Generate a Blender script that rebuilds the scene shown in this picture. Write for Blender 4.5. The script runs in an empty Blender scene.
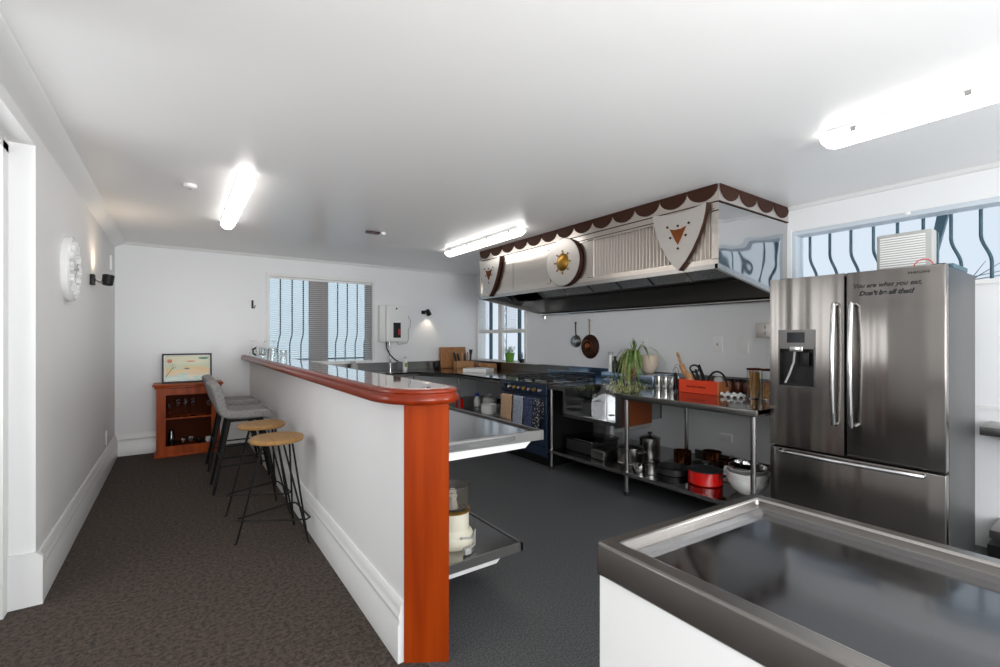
import bpy, bmesh, math, random
from mathutils import Vector, Matrix
random.seed(7)
S = bpy.context.scene
C = S.collection
PI = math.pi

# ------------------------------------------------------------------ camera
cam_d = bpy.data.cameras.new('camera'); cam = bpy.data.objects.new('camera', cam_d); C.objects.link(cam)
cam_d.sensor_width = 36.0; cam_d.lens = 458 * 36 / 1000.0
cam_d.shift_y = 0.0055; cam_d.clip_start = 0.02; cam_d.clip_end = 200
cam.location = (0, 0, 1.4)
cam.rotation_euler = (PI / 2, 0, -math.radians(35.109))
S.camera = cam
# ------------------------------------------------------------------ view + world
S.view_settings.view_transform = 'Standard'; S.view_settings.look = 'None'
S.view_settings.gamma = 1; S.view_settings.use_curve_mapping = False
S.view_settings.exposure = 0.90
W = bpy.data.worlds.new('world'); S.world = W; W.use_nodes = True
bg = W.node_tree.nodes['Background']
bg.inputs[0].default_value = (0.80, 0.89, 1.0, 1); bg.inputs[1].default_value = 0.50


def area(name, loc, rot, sx, sy, power, col=(1, 1, 1)):
    d = bpy.data.lights.new(name, 'AREA'); d.shape = 'RECTANGLE'; d.size = sx; d.size_y = sy
    d.energy = power; d.color = col
    o = bpy.data.objects.new(name, d); o.location = loc; o.rotation_euler = rot; C.objects.link(o)
    return o


# added lamps for brightness, set at the unseen windows behind the photographer
area('window_fill', (0.55, -3.02, 1.5), (PI / 2, 0, 0), 2.2, 1.7, 60, (0.95, 0.98, 1.0))
area('window_fill', (3.1, -3.02, 1.5), (PI / 2, 0, 0), 1.9, 1.7, 14, (0.95, 0.98, 1.0))
# added fill lamps: in the passage and along the unseen side walls
area('passage_fill', (-1.40, 2.85, 1.6), (PI / 2, 0, -PI / 2), 1.0, 1.3, 9, (0.96, 0.98, 1.0))
area('side_fill', (-0.60, -1.5, 1.35), (PI / 2, 0, -PI / 2), 1.8, 1.5, 16, (0.96, 0.98, 1.0))  # added fill at a windowless stretch of wall, brightens the right wall
_w = area('side_fill', (4.36, -2.2, 1.45), (0, 0, 0), 1.3, 1.5, 62, (0.97, 0.985, 1.0))  # added fill from the right, no window here, brightens the left wall
_w.rotation_euler = Vector((-0.85, 0.53, 0.06)).to_track_quat('-Z', 'Y').to_euler()
# added unseen spot behind the camera, brightens the ceiling ahead
_fd = bpy.data.lights.new('ceiling_fill', 'SPOT'); _fd.energy = 225; _fd.color = (1.0, 0.985, 0.97)
_fd.spot_size = math.radians(88); _fd.spot_blend = 1.0; _fd.shadow_soft_size = 0.5
_f = bpy.data.objects.new('ceiling_fill', _fd); _f.location = (0.6, -1.7, 1.3); C.objects.link(_f)
_f.rotation_euler = Vector((0.14, 0.80, 0.50)).to_track_quat('-Z', 'Y').to_euler()


def lamp(name, loc, rot, power, col, size=math.radians(100), blend=0.8):
    d = bpy.data.lights.new(name, 'SPOT'); d.energy = power; d.color = col
    d.spot_size = size; d.spot_blend = blend; d.shadow_soft_size = 0.03
    o = bpy.data.objects.new(name, d); o.location = loc; o.rotation_euler = rot; C.objects.link(o)


lamp('spot_bulb', (-0.50, 5.38, 1.98), (math.radians(180), 0, 0), 2.0, (1, 0.78, 0.55), math.radians(150))
lamp('spot_bulb', (3.48, 6.99, 1.80), (math.radians(14), 0, math.radians(35)), 1.6, (1, 0.85, 0.65))


# ------------------------------------------------------------------ materials
def mat(name, col, rough=0.5, metal=0.0, **k):
    m = bpy.data.materials.new(name); m.use_nodes = True
    nt = m.node_tree; b = nt.nodes['Principled BSDF']
    b.inputs['Base Color'].default_value = (*col, 1)
    b.inputs['Roughness'].default_value = rough; b.inputs['Metallic'].default_value = metal
    for n, v in k.items():
        b.inputs[n.replace('_', ' ')].default_value = v
    return m


def nodes(m):
    return m.node_tree, m.node_tree.nodes['Principled BSDF']


def noise_col(m, c1, c2, scale, detail=4, stretch=(1, 1, 1), lo=0.35, hi=0.65, bump=0, dist=0.01, wave=None):
    nt, b = nodes(m)
    tc = nt.nodes.new('ShaderNodeTexCoord'); mp = nt.nodes.new('ShaderNodeMapping')
    mp.inputs['Scale'].default_value = stretch
    nt.links.new(tc.outputs['Object'], mp.inputs[0])
    if wave:
        n = nt.nodes.new('ShaderNodeTexWave'); n.inputs['Scale'].default_value = scale
        n.inputs['Distortion'].default_value = wave; n.inputs['Detail'].default_value = detail
        n.inputs['Detail Scale'].default_value = 1.5
    else:
        n = nt.nodes.new('ShaderNodeTexNoise'); n.inputs['Scale'].default_value = scale
        n.inputs['Detail'].default_value = detail
    nt.links.new(mp.outputs[0], n.inputs['Vector'])
    fac = n.outputs['Fac'] if 'Fac' in n.outputs else n.outputs[0]
    r = nt.nodes.new('ShaderNodeValToRGB')
    r.color_ramp.elements[0].position = lo; r.color_ramp.elements[0].color = (*c1, 1)
    r.color_ramp.elements[1].position = hi; r.color_ramp.elements[1].color = (*c2, 1)
    nt.links.new(fac, r.inputs[0]); nt.links.new(r.outputs[0], b.inputs['Base Color'])
    if bump:
        bp = nt.nodes.new('ShaderNodeBump'); bp.inputs['Strength'].default_value = bump
        bp.inputs['Distance'].default_value = dist
        nt.links.new(fac, bp.inputs['Height']); nt.links.new(bp.outputs[0], b.inputs['Normal'])
    return m


def bump_only(m, scale, stretch, strength, dist=0.01, detail=2):
    nt, b = nodes(m)
    tc = nt.nodes.new('ShaderNodeTexCoord'); mp = nt.nodes.new('ShaderNodeMapping')
    mp.inputs['Scale'].default_value = stretch
    n = nt.nodes.new('ShaderNodeTexNoise'); n.inputs['Scale'].default_value = scale; n.inputs['Detail'].default_value = detail
    bp = nt.nodes.new('ShaderNodeBump'); bp.inputs['Strength'].default_value = strength; bp.inputs['Distance'].default_value = dist
    nt.links.new(tc.outputs['Object'], mp.inputs[0]); nt.links.new(mp.outputs[0], n.inputs['Vector'])
    nt.links.new(n.outputs[0], bp.inputs['Height']); nt.links.new(bp.outputs[0], b.inputs['Normal'])
    return m


M = {}
M['wall'] = mat('wall_paint', (0.85, 0.845, 0.84), 0.5)
M['wall_gloss'] = mat('glossy_wall_panel', (0.86, 0.865, 0.87), 0.32, Specular_IOR_Level=0.4)
M['ceiling'] = bump_only(mat('gloss_ceiling_paint', (0.89, 0.885, 0.88), 0.30, Specular_IOR_Level=0.4), 1.3, (1, 1, 1), 0.25, 0.02)
M['trim'] = mat('white_trim_paint', (0.82, 0.82, 0.81), 0.3)
M['white'] = mat('white_plastic', (0.85, 0.85, 0.84), 0.35)
M['offwhite'] = mat('cream_plastic', (0.74, 0.70, 0.56), 0.35)
M['carpet'] = noise_col(mat('carpet', (0.05, 0.04, 0.035), 0.95), (0.006, 0.004, 0.003), (0.16, 0.118, 0.092), 45, 10, lo=0.40, hi=0.70, bump=0.5, dist=0.01)
_nt, _b = M['carpet'].node_tree, None
for _n in _nt.nodes:
    if _n.type == 'TEX_NOISE': _n.inputs['Roughness'].default_value = 0.85; _n.inputs['Lacunarity'].default_value = 2.3
M['vinyl'] = noise_col(mat('vinyl', (0.05, 0.055, 0.06), 0.5), (0.040, 0.042, 0.044), (0.105, 0.108, 0.111), 110, 5, lo=0.40, hi=0.62)
M['steel'] = bump_only(mat('brushed_steel', (0.46, 0.45, 0.44), 0.24, 1.0), 60, (1, 1, 0.06), 0.06, 0.002)
M['steel_top'] = bump_only(mat('worktop_steel', (0.34, 0.335, 0.33), 0.15, 1.0), 30, (1, 0.15, 1), 0.05, 0.002)
M['dark_steel_top'] = mat('dark_worktop_steel', (0.15, 0.145, 0.14), 0.11, 1.0)
M['tray_steel'] = bump_only(mat('drainer_steel', (0.17, 0.17, 0.175), 0.09, 1.0), 4, (1, 1, 1), 0.12, 0.01)
M['rim_steel'] = bump_only(mat('island_rim_steel', (0.30, 0.285, 0.27), 0.20, 1.0), 3, (1, 1, 1), 0.12, 0.01)
M['steel_edge'] = mat('steel_edge', (0.24, 0.235, 0.225), 0.28, 1.0)
M['fluted'] = mat('fluted_steel', (0.70, 0.66, 0.62), 0.3, 1.0)
M['hood_steel'] = bump_only(mat('hood_steel', (0.66, 0.61, 0.56), 0.24, 1.0), 1.5, (0.2, 0.35, 2.5), 0.35, 0.03)
M['shield_steel'] = mat('satin_steel', (0.60, 0.57, 0.54), 0.42, 1.0)
M['wavy_mirror'] = bump_only(mat('wavy_polished_steel', (0.50, 0.505, 0.51), 0.05, 1.0), 1.8, (1, 1, 1.6), 0.55, 0.05, 1)
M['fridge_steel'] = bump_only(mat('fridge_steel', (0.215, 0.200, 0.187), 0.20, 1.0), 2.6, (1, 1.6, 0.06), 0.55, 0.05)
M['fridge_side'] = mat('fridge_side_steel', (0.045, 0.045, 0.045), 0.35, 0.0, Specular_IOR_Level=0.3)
M['chrome'] = mat('chrome', (0.75, 0.75, 0.75), 0.1, 1.0)
M['hood_dark'] = mat('hood_interior_steel', (0.06, 0.058, 0.055), 0.3, 0.8)
M['filter'] = noise_col(mat('hood_filter_mesh', (0.4, 0.4, 0.4), 0.4, 0.8), (0.14, 0.14, 0.14), (0.60, 0.60, 0.60), 160, 2)
M['bronze'] = mat('brown_bronze', (0.036, 0.012, 0.006), 0.6, 0.0, Specular_IOR_Level=0.2)
M['copper'] = mat('copper', (0.24, 0.075, 0.028), 0.25, 1.0)
M['pan_brass'] = mat('dull_brass', (0.16, 0.11, 0.05), 0.35, 0.8)
M['gold'] = mat('amber_brass', (0.36, 0.19, 0.03), 0.3, 0.85)
M['rimu'] = noise_col(mat('varnished_red_wood', (0.5, 0.1, 0.015), 0.5, Coat_Weight=0.08, Coat_Roughness=0.08, Specular_IOR_Level=0.1), (0.20, 0.018, 0.001), (0.38, 0.050, 0.002), 1.0, 5, (14, 14, 0.9), 0.25, 0.75)
M['rimu_rim'] = noise_col(mat('varnished_red_rim', (0.4, 0.07, 0.01), 0.35, Coat_Weight=0.35, Coat_Roughness=0.05, Specular_IOR_Level=0.2), (0.12, 0.009, 0.001), (0.27, 0.026, 0.001), 1.0, 5, (14, 0.9, 14), 0.25, 0.75)
M['bar_surface'] = mat('glossy_bar_surface', (0.36, 0.20, 0.14), 0.06, Coat_Weight=1.0, Coat_Roughness=0.03)
M['cab_wood'] = noise_col(mat('cabinet_wood', (0.4, 0.08, 0.02), 0.4, Coat_Weight=0.15, Coat_Roughness=0.15, Specular_IOR_Level=0.2), (0.24, 0.032, 0.002), (0.50, 0.085, 0.007), 1.5, 4, (10, 10, 1), 0.25, 0.75)
M['cab_inside'] = mat('cabinet_inside_wood', (0.085, 0.016, 0.004), 0.6, Specular_IOR_Level=0.08)
M['seat_wood'] = noise_col(mat('stool_seat_wood', (0.5, 0.3, 0.12), 0.45), (0.26, 0.13, 0.035), (0.42, 0.23, 0.075), 3, 5, (9, 1, 1), 0.25, 0.75)
M['light_wood'] = noise_col(mat('light_wood', (0.5, 0.3, 0.12), 0.5), (0.42, 0.20, 0.08), (0.55, 0.30, 0.14), 6, 4, (1, 1, 6))
M['board_wood'] = noise_col(mat('board_wood', (0.4, 0.18, 0.06), 0.5), (0.30, 0.125, 0.04), (0.45, 0.20, 0.07), 40, 3)
M['black'] = mat('black_metal', (0.009, 0.009, 0.009), 0.4, Specular_IOR_Level=0.25)
M['black_plastic'] = mat('black_plastic', (0.010, 0.010, 0.011), 0.35, Specular_IOR_Level=0.3)
M['bezel'] = mat('dark_bezel_steel', (0.13, 0.125, 0.12), 0.3, 1.0)
M['rubber'] = mat('black_rubber', (0.01, 0.01, 0.01), 0.7)
M['grey_fabric'] = noise_col(mat('grey_upholstery', (0.3, 0.28, 0.27), 0.85), (0.24, 0.23, 0.23), (0.33, 0.315, 0.31), 60, 3, bump=0.15, dist=0.003)
M['navy'] = mat('navy_enamel', (0.018, 0.030, 0.058), 0.2, 0.2)
M['steel_blue_reflection'] = mat('painted_reflection_steel', (0.36, 0.46, 0.60), 0.14, 1.0)  # blue reflection put into the base colour of plain steel
M['dark_glass'] = mat('dark_oven_glass', (0.006, 0.007, 0.010), 0.12, Specular_IOR_Level=0.15)
M['iron'] = mat('cast_iron', (0.015, 0.015, 0.016), 0.5)
M['red'] = mat('red_enamel', (0.62, 0.008, 0.006), 0.15, Coat_Weight=0.6)
M['red_crate'] = mat('red_orange_paint', (0.68, 0.050, 0.012), 0.4)
M['orange_panel'] = mat('orange_brown_panel', (0.14, 0.032, 0.006), 0.4)
M['terracotta'] = mat('orange_cedar', (0.6, 0.2, 0.07), 0.5)
M['ceramic'] = mat('white_ceramic', (0.85, 0.85, 0.83), 0.15)
M['pot_ceramic'] = mat('beige_pot', (0.62, 0.50, 0.38), 0.45)
M['green_pot'] = mat('green_pot', (0.14, 0.33, 0.04), 0.35)
M['leaf'] = noise_col(mat('leaf_green', (0.1, 0.25, 0.05), 0.45), (0.06, 0.15, 0.03), (0.24, 0.36, 0.10), 12, 2)
M['leaf_pale'] = noise_col(mat('leaf_pale', (0.3, 0.35, 0.1), 0.5), (0.26, 0.33, 0.10), (0.50, 0.48, 0.20), 12, 2)
M['leaf_dry'] = mat('dry_leaf', (0.34, 0.19, 0.06), 0.6)
M['pasta'] = noise_col(mat('pasta', (0.7, 0.4, 0.1), 0.5), (0.50, 0.21, 0.035), (0.78, 0.42, 0.10), 30, 2, (4, 4, 0.4))
M['cereal'] = noise_col(mat('cereal', (0.6, 0.25, 0.04), 0.6), (0.32, 0.10, 0.015), (0.70, 0.31, 0.05), 70, 3)
M['brown_jar'] = mat('brown_jar', (0.16, 0.05, 0.025), 0.2)
M['bottle'] = mat('dark_bottle', (0.012, 0.010, 0.010), 0.08)
M['towel_tan'] = noise_col(mat('tan_towel', (0.5, 0.32, 0.2), 0.9), (0.46, 0.29, 0.17), (0.56, 0.37, 0.23), 50, 3)
M['towel_grey'] = noise_col(mat('grey_towel', (0.3, 0.33, 0.4), 0.9), (0.26, 0.29, 0.36), (0.38, 0.41, 0.48), 40, 3)
M['towel_navy'] = noise_col(mat('navy_towel', (0.03, 0.05, 0.12), 0.9), (0.018, 0.028, 0.075), (0.07, 0.09, 0.17), 35, 2)
M['towel_dot'] = noise_col(mat('patterned_towel', (0.03, 0.03, 0.05), 0.9), (0.012, 0.014, 0.022), (0.40, 0.42, 0.46), 55, 0, lo=0.62, hi=0.68)
M['reveal'] = mat('window_reveal_paint', (0.62, 0.68, 0.74), 0.4)
M['bar_iron'] = mat('dark_painted_iron', (0.055, 0.11, 0.14), 0.5)
M['slat'] = mat('blind_slat', (0.80, 0.83, 0.85), 0.5)
_nt = M['slat'].node_tree; _tl = _nt.nodes.new('ShaderNodeBsdfTranslucent'); _mx = _nt.nodes.new('ShaderNodeMixShader')
_tl.inputs[0].default_value = (0.85, 0.88, 0.90, 1); _mx.inputs[0].default_value = 0.45
_nt.links.new(_nt.nodes['Principled BSDF'].outputs[0], _mx.inputs[1]); _nt.links.new(_tl.outputs[0], _mx.inputs[2])
_nt.links.new(_mx.outputs[0], _nt.nodes['Material Output'].inputs[0])
M['pier'] = mat('grey_pier', (0.40, 0.37, 0.36), 0.7)
M['fan_grey'] = mat('grey_plastic', (0.40, 0.405, 0.39), 0.5)
M['red_wire'] = mat('red_wire', (0.6, 0.01, 0.03), 0.4)
M['ink'] = mat('marker_ink', (0.012, 0.012, 0.012), 0.6)
M['dark_red'] = mat('dark_red_sensor', (0.035, 0.006, 0.010), 0.3)
M['emit'] = mat('lit_diffuser', (1, 1, 1), 0.3, Emission_Color=(1.0, 0.97, 0.93, 1), Emission_Strength=3.2)
M['blue_plastic'] = mat('blue_plastic', (0.02, 0.06, 0.35), 0.4)
M['smoke_plastic'] = mat('smoke_plastic', (0.72, 0.68, 0.62), 0.05, Transmission_Weight=0.95, IOR=1.15)
g = mat('clear_glass', (0.95, 0.97, 0.97), 0.02, Transmission_Weight=1.0, IOR=1.35); M['glass'] = g
M['pane_teal'] = mat('tinted_window_glass', (0.88, 0.99, 1.0), 0.0, Transmission_Weight=1.0, IOR=1.02)
M['pane'] = mat('window_glass', (0.97, 0.99, 1.0), 0.0, Transmission_Weight=1.0, IOR=1.02)


def picture_mat():
    m = mat('beach_print', (0.7, 0.6, 0.3), 0.12); nt, b = nodes(m)
    tc = nt.nodes.new('ShaderNodeTexCoord'); sp = nt.nodes.new('ShaderNodeSeparateXYZ')
    nt.links.new(tc.outputs['Generated'], sp.inputs[0])
    n = nt.nodes.new('ShaderNodeTexNoise'); n.inputs['Scale'].default_value = 3.0
    nt.links.new(tc.outputs['Generated'], n.inputs['Vector'])
    a = nt.nodes.new('ShaderNodeMath'); a.operation = 'MULTIPLY_ADD'; a.inputs[1].default_value = 0.45
    nt.links.new(n.outputs[0], a.inputs[0]); nt.links.new(sp.outputs['Z'], a.inputs[2])
    r = nt.nodes.new('ShaderNodeValToRGB'); e = r.color_ramp.elements
    e[0].position = 0.0; e[0].color = (0.55, 0.66, 0.48, 1)
    e[1].position = 1.3; e[1].color = (0.70, 0.68, 0.42, 1)
    for p, c in ((0.38, (0.35, 0.55, 0.42, 1)), (0.45, (0.72, 0.58, 0.28, 1)), (0.66, (0.80, 0.50, 0.17, 1)), (0.72, (0.62, 0.63, 0.32, 1)), (0.95, (0.66, 0.70, 0.48, 1))):
        q = e.new(p); q.color = c
    nt.links.new(a.outputs[0], r.inputs[0]); nt.links.new(r.outputs[0], b.inputs['Base Color'])
    return m


M['print'] = picture_mat()


# ------------------------------------------------------------------ mesh builder
class MB:
    def __init__(s):
        s.v = []; s.f = []; s.sm = []

    def add(s, vs, fs, smooth=False):
        n = len(s.v); s.v += [tuple(v) for v in vs]
        s.f += [tuple(i + n for i in f) for f in fs]; s.sm += [smooth] * len(fs); return s

    def box(s, x0, x1, y0, y1, z0, z1, bev=0.0):
        x0, x1 = sorted((x0, x1)); y0, y1 = sorted((y0, y1)); z0, z1 = sorted((z0, z1))
        if bev <= 0:
            vs = [(x, y, z) for z in (z0, z1) for y in (y0, y1) for x in (x0, x1)]
            return s.add(vs, [(0, 2, 3, 1), (4, 5, 7, 6), (0, 1, 5, 4), (2, 6, 7, 3), (0, 4, 6, 2), (1, 3, 7, 5)])
        bm = bmesh.new(); bmesh.ops.create_cube(bm, size=1)
        for v in bm.verts:
            v.co = Vector(((x0 + x1) / 2 + v.co.x * (x1 - x0), (y0 + y1) / 2 + v.co.y * (y1 - y0), (z0 + z1) / 2 + v.co.z * (z1 - z0)))
        bev = min(bev, 0.49 * min(x1 - x0, y1 - y0, z1 - z0))
        bmesh.ops.bevel(bm, geom=bm.edges[:], offset=bev, segments=3, affect='EDGES', profile=0.5)
        bm.verts.index_update()
        s.add([v.co for v in bm.verts], [[v.index for v in f.verts] for f in bm.faces], True)
        bm.free(); return s

    def obox(s, c, size, rot):
        R = rot if isinstance(rot, Matrix) else Matrix.Rotation(rot, 3, 'Z')
        n = len(s.v); s.box(-size[0] / 2, size[0] / 2, -size[1] / 2, size[1] / 2, -size[2] / 2, size[2] / 2)
        for i in range(n, len(s.v)):
            s.v[i] = tuple(R @ Vector(s.v[i]) + Vector(c))
        return s

    def prism(s, poly, axis, a, b, smooth=False):
        """poly in the two other axes, extruded along axis from a to b"""
        def P(p, t):
            return {'x': (t, p[0], p[1]), 'y': (p[0], t, p[1]), 'z': (p[0], p[1], t)}[axis]
        n = len(poly)
        vs = [P(p, a) for p in poly] + [P(p, b) for p in poly]
        fs = [tuple(range(n))[::-1], tuple(range(n, 2 * n))] + [(i, (i + 1) % n, n + (i + 1) % n, n + i) for i in range(n)]
        return s.add(vs, fs, smooth)

    def lathe(s, prof, c=(0, 0, 0), seg=24, axis='z', caps=True):
        vs = []; fs = []
        for r, h in prof:
            for k in range(seg):
                t = 2 * PI * k / seg; a, b = r * math.cos(t), r * math.sin(t)
                p = {'z': (a, b, h), 'x': (h, a, b), 'y': (b, h, a)}[axis]
                vs.append((p[0] + c[0], p[1] + c[1], p[2] + c[2]))
        for i in range(len(prof) - 1):
            for k in range(seg):
                fs.append((i * seg + k, i * seg + (k + 1) % seg, (i + 1) * seg + (k + 1) % seg, (i + 1) * seg + k))
        if caps:
            if prof[0][0] > 1e-5: fs.append(tuple(range(seg))[::-1])
            if prof[-1][0] > 1e-5: fs.append(tuple((len(prof) - 1) * seg + k for k in range(seg)))
        return s.add(vs, fs, True)

    def cyl(s, p0, p1, r0, r1=None, seg=14):
        return s.tube([p0, p1], [r0, r0 if r1 is None else r1], seg)

    def tube(s, path, r, seg=8, flat=1.0, closed=False):
        path = [Vector(p) for p in path]; n = len(path)
        rs = r if isinstance(r, (list, tuple)) else [r] * n
        vs = []; fs = []; up = None
        for i, p in enumerate(path):
            if closed: t = (path[(i + 1) % n] - path[i - 1])
            else: t = path[min(i + 1, n - 1)] - path[max(i - 1, 0)]
            t = t.normalized() if t.length > 1e-9 else Vector((0, 0, 1))
            if up is None:
                up = Vector((0, 0, 1)) if abs(t.z) < 0.9 else Vector((1, 0, 0))
            u = (up - t * up.dot(t))
            u = u.normalized() if u.length > 1e-6 else t.orthogonal().normalized()
            up = u; w = t.cross(u)
            for k in range(seg):
                a = 2 * PI * k / seg
                vs.append(p + u * math.cos(a) * rs[i] * flat + w * math.sin(a) * rs[i])
        m = n if closed else n - 1
        for i in range(m):
            j = (i + 1) % n
            for k in range(seg):
                fs.append((i * seg + k, i * seg + (k + 1) % seg, j * seg + (k + 1) % seg, j * seg + k))
        if not closed:
            fs.append(tuple(range(seg))[::-1]); fs.append(tuple((n - 1) * seg + k for k in range(seg)))
        return s.add(vs, fs, True)

    def ribbon(s, pts, w, side, th=0.002):
        """leaf: tapering strip along pts; side = width direction, thickness th"""
        side = Vector(side).normalized(); n = len(pts); vs = []; fs = []
        for i, p in enumerate(pts):
            p = Vector(p); ww = w * (math.sin(PI * (0.12 + 0.88 * i / (n - 1))) + 0.04)
            vs += [p - side * ww / 2, p + Vector((0, 0, th)), p + side * ww / 2, p - Vector((0, 0, th))]
        for i in range(n - 1):
            for k in range(4):
                fs.append((i * 4 + k, i * 4 + (k + 1) % 4, i * 4 + 4 + (k + 1) % 4, i * 4 + 4 + k))
        return s.add(vs, fs, True)

    def sphere(s, c, r, seg=16, sc=(1, 1, 1)):
        vs = []; fs = []; h = seg // 2
        for i in range(h + 1):
            t = PI * i / h
            for k in range(seg):
                a = 2 * PI * k / seg
                vs.append((c[0] + r * sc[0] * math.sin(t) * math.cos(a), c[1] + r * sc[1] * math.sin(t) * math.sin(a), c[2] - r * sc[2] * math.cos(t)))
        for i in range(h):
            for k in range(seg):
                fs.append((i * seg + k, i * seg + (k + 1) % seg, (i + 1) * seg + (k + 1) % seg, (i + 1) * seg + k))
        return s.add(vs, fs, True)

    def rot(s, R, c=(0, 0, 0), since=0):
        c = Vector(c)
        for i in range(since, len(s.v)): s.v[i] = tuple(R @ (Vector(s.v[i]) - c) + c)
        return s

    def build(s, name, m, parent=None, base=None, local=False, **props):
        """world-space vertices; origin at base (or at the parent's location when local is False)"""
        off = Vector((0, 0, 0)); loc = Vector((0, 0, 0))
        if parent is not None and not local:
            off = Vector(abs_loc(parent))
        elif parent is None and base is not None:
            off = Vector(base); loc = off
        me = bpy.data.meshes.new(name)
        me.from_pydata([tuple(Vector(v) - off) for v in s.v], [], s.f)
        bm = bmesh.new(); bm.from_mesh(me)
        bmesh.ops.remove_doubles(bm, verts=bm.verts[:], dist=1e-6)
        bmesh.ops.recalc_face_normals(bm, faces=bm.faces[:]); bm.to_mesh(me); bm.free()
        me.materials.append(m)
        me.polygons.foreach_set('use_smooth', [True] * len(me.polygons))
        try: me.set_sharp_from_angle(angle=math.radians(38))
        except Exception: pass
        o = bpy.data.objects.new(name, me); C.objects.link(o); o.location = loc
        if parent is not None: o.parent = parent
        for k, v in props.items(): o[k] = v
        return o


def abs_loc(o):
    l = Vector(o.location)
    while o.parent is not None:
        o = o.parent; l += Vector(o.location)
    return l


def tag(o, label, cat, group=None, kind=None):
    o['label'] = label; o['category'] = cat
    if group: o['group'] = group
    if kind: o['kind'] = kind
    return o


def thing(name, label, cat, loc=(0, 0, 0), group=None):
    o = bpy.data.objects.new(name, None); o.empty_display_size = 0.1; C.objects.link(o); o.location = loc
    return tag(o, label, cat, group)


def structure(name, mb, m, parent=None):
    o = mb.build(name, m, parent)
    if parent is None: o['kind'] = 'structure'
    return o


def dup(root, loc, rotz=None, label=None, scale=None):
    r = root.copy(); C.objects.link(r); r.location = loc
    if rotz is not None: r.rotation_euler = (0, 0, rotz)
    if scale: r.scale = (scale,) * 3
    if label: r['label'] = label
    for ch in list(root.children):
        c = ch.copy(); C.objects.link(c); c.parent = r
        for gch in ch.children:
            d = gch.copy(); C.objects.link(d); d.parent = c
    return r


def text_mesh(name, cu):
    tmp = bpy.data.objects.new(name, cu); C.objects.link(tmp)
    dg = bpy.context.evaluated_depsgraph_get(); dg.update()
    me = bpy.data.meshes.new_from_object(tmp.evaluated_get(dg)); me.materials.clear(); me.materials.append(cu.materials[0])
    bpy.data.objects.remove(tmp)
    o = bpy.data.objects.new(name, me); C.objects.link(o)
    return o


def text(name, body, size, m, parent, loc, rot, ext=0.0006, shear=0.0, space=1.0, bold=0.0):
    cu = bpy.data.curves.new(name, 'FONT'); cu.body = body; cu.size = size; cu.extrude = ext; cu.shear = shear; cu.offset = bold
    cu.space_character = space; cu.align_x = 'LEFT'; cu.materials.append(m)
    o = text_mesh(name, cu); o.parent = parent
    o.location = Vector(loc) - abs_loc(parent); o.rotation_euler = rot
    return o


def arc(c, r, a0, a1, n):
    return [(c[0] + r * math.cos(a0 + (a1 - a0) * i / n), c[1] + r * math.sin(a0 + (a1 - a0) * i / n)) for i in range(n + 1)]


# ================================================================== SETTING
XL, XR, YB, YF, H = -0.615, 4.44, 7.09, -3.1, 2.565
T = 0.16
structure('floor', MB().box(0.88, XR, YF, YB, -0.1, 0), M['vinyl'])
structure('floor_carpet', MB().box(XL - 0.9, 0.88, YF, YB, -0.1, 0), M['carpet'])
structure('ceiling', MB().box(XL - 0.9, XR + T, YF, YB, H, H + 0.1), M['ceiling'])
# left wall with a deep doorway near the photographer
structure('wall_left', MB().box(XL - 0.10, XL, 3.39, YB + T, 0, H).box(XL - 0.10, XL, 2.35, 3.39, 2.42, H)
          .box(XL - 0.10, XL, YF, 2.35, 0, H), M['wall'])
structure('door_1', MB().box(XL - 0.135, XL - 0.10, 3.30, 3.40, 0, 2.40).box(XL - 0.20, XL - 0.135, 3.335, 3.40, 0, 2.43)
          .box(XL - 0.135, XL - 0.10, 2.35, 3.40, 2.36, 2.43), M['trim'])
structure('wall_passage', MB().box(XL - 0.9, XL - 0.85, 1.5, 4.2, 0, H).box(XL - 0.9, XL - 0.1, 3.45, 3.55, 0, H)
          .box(XL - 0.9, XL - 0.1, 1.5, 1.6, 0, H), M['wall'])
# back wall with window hole x 1.06..2.5, z 1.05..2.26
wx0, wx1, wz0, wz1 = 1.035, 2.525, 1.045, 2.297
structure('wall_back', MB().box(XL - 0.1, wx0, YB, YB + T, 0, H).box(wx1, XR + T, YB, YB + T, 0, H)
          .box(wx0, wx1, YB, YB + T, 0, wz0).box(wx0, wx1, YB, YB + T, wz1, H), M['wall_gloss'])
# right wall: hole A (corner window) y 5.62..7.0 z 1.045..2.2 ; hole B (long high window) y -1.6..1.844 z 1.80..2.345
structure('wall_right', MB().box(XR, XR + T, 7.0, YB, 0, H).box(XR, XR + T, 5.62, 7.0, 0, 1.045).box(XR, XR + T, 5.62, 7.0, 2.2, H)
          .box(XR, XR + T, 1.844, 5.62, 0, H).box(XR, XR + T, -1.6, 1.844, 0, 1.80).box(XR, XR + T, -1.6, 1.844, 2.345, H)
          .box(XR, XR + T, YF, -1.6, 0, H), M['wall_gloss'])
structure('wall_front', MB().box(XL - 0.1, XR + T, YF - T, YF, 0, 0.6).box(XL - 0.1, XR + T, YF - T, YF, 2.4, H)
          .box(XL - 0.1, -0.6, YF - T, YF, 0.6, 2.4).box(1.7, 2.1, YF - T, YF, 0.6, 2.4).box(4.1, XR + T, YF - T, YF, 0.6, 2.4), M['wall'])
structure('window_4', MB().box(-0.6, 1.7, YF - 0.1, YF - 0.09, 0.6, 2.4), M['pane'])
structure('window_5', MB().box(2.1, 4.1, YF - 0.1, YF - 0.09, 0.6, 2.4), M['pane'])
# low partition wall that carries the bar
structure('wall_partition', MB().box(0.802, 0.958, 1.86, YB, 0, 1.118), M['wall'])


def skirting(x0, x1, face, h):
    """profile (offset from wall, z); face = +1 wall is at lower side"""
    return [(0, 0), (0.028, 0), (0.028, h * 0.62), (0.022, h * 0.66), (0.022, h * 0.72), (0.026, h * 0.76), (0.022, h * 0.80), (0.016, h * 0.86), (0.016, h * 0.93), (0.006, h), (0, h)]


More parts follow.
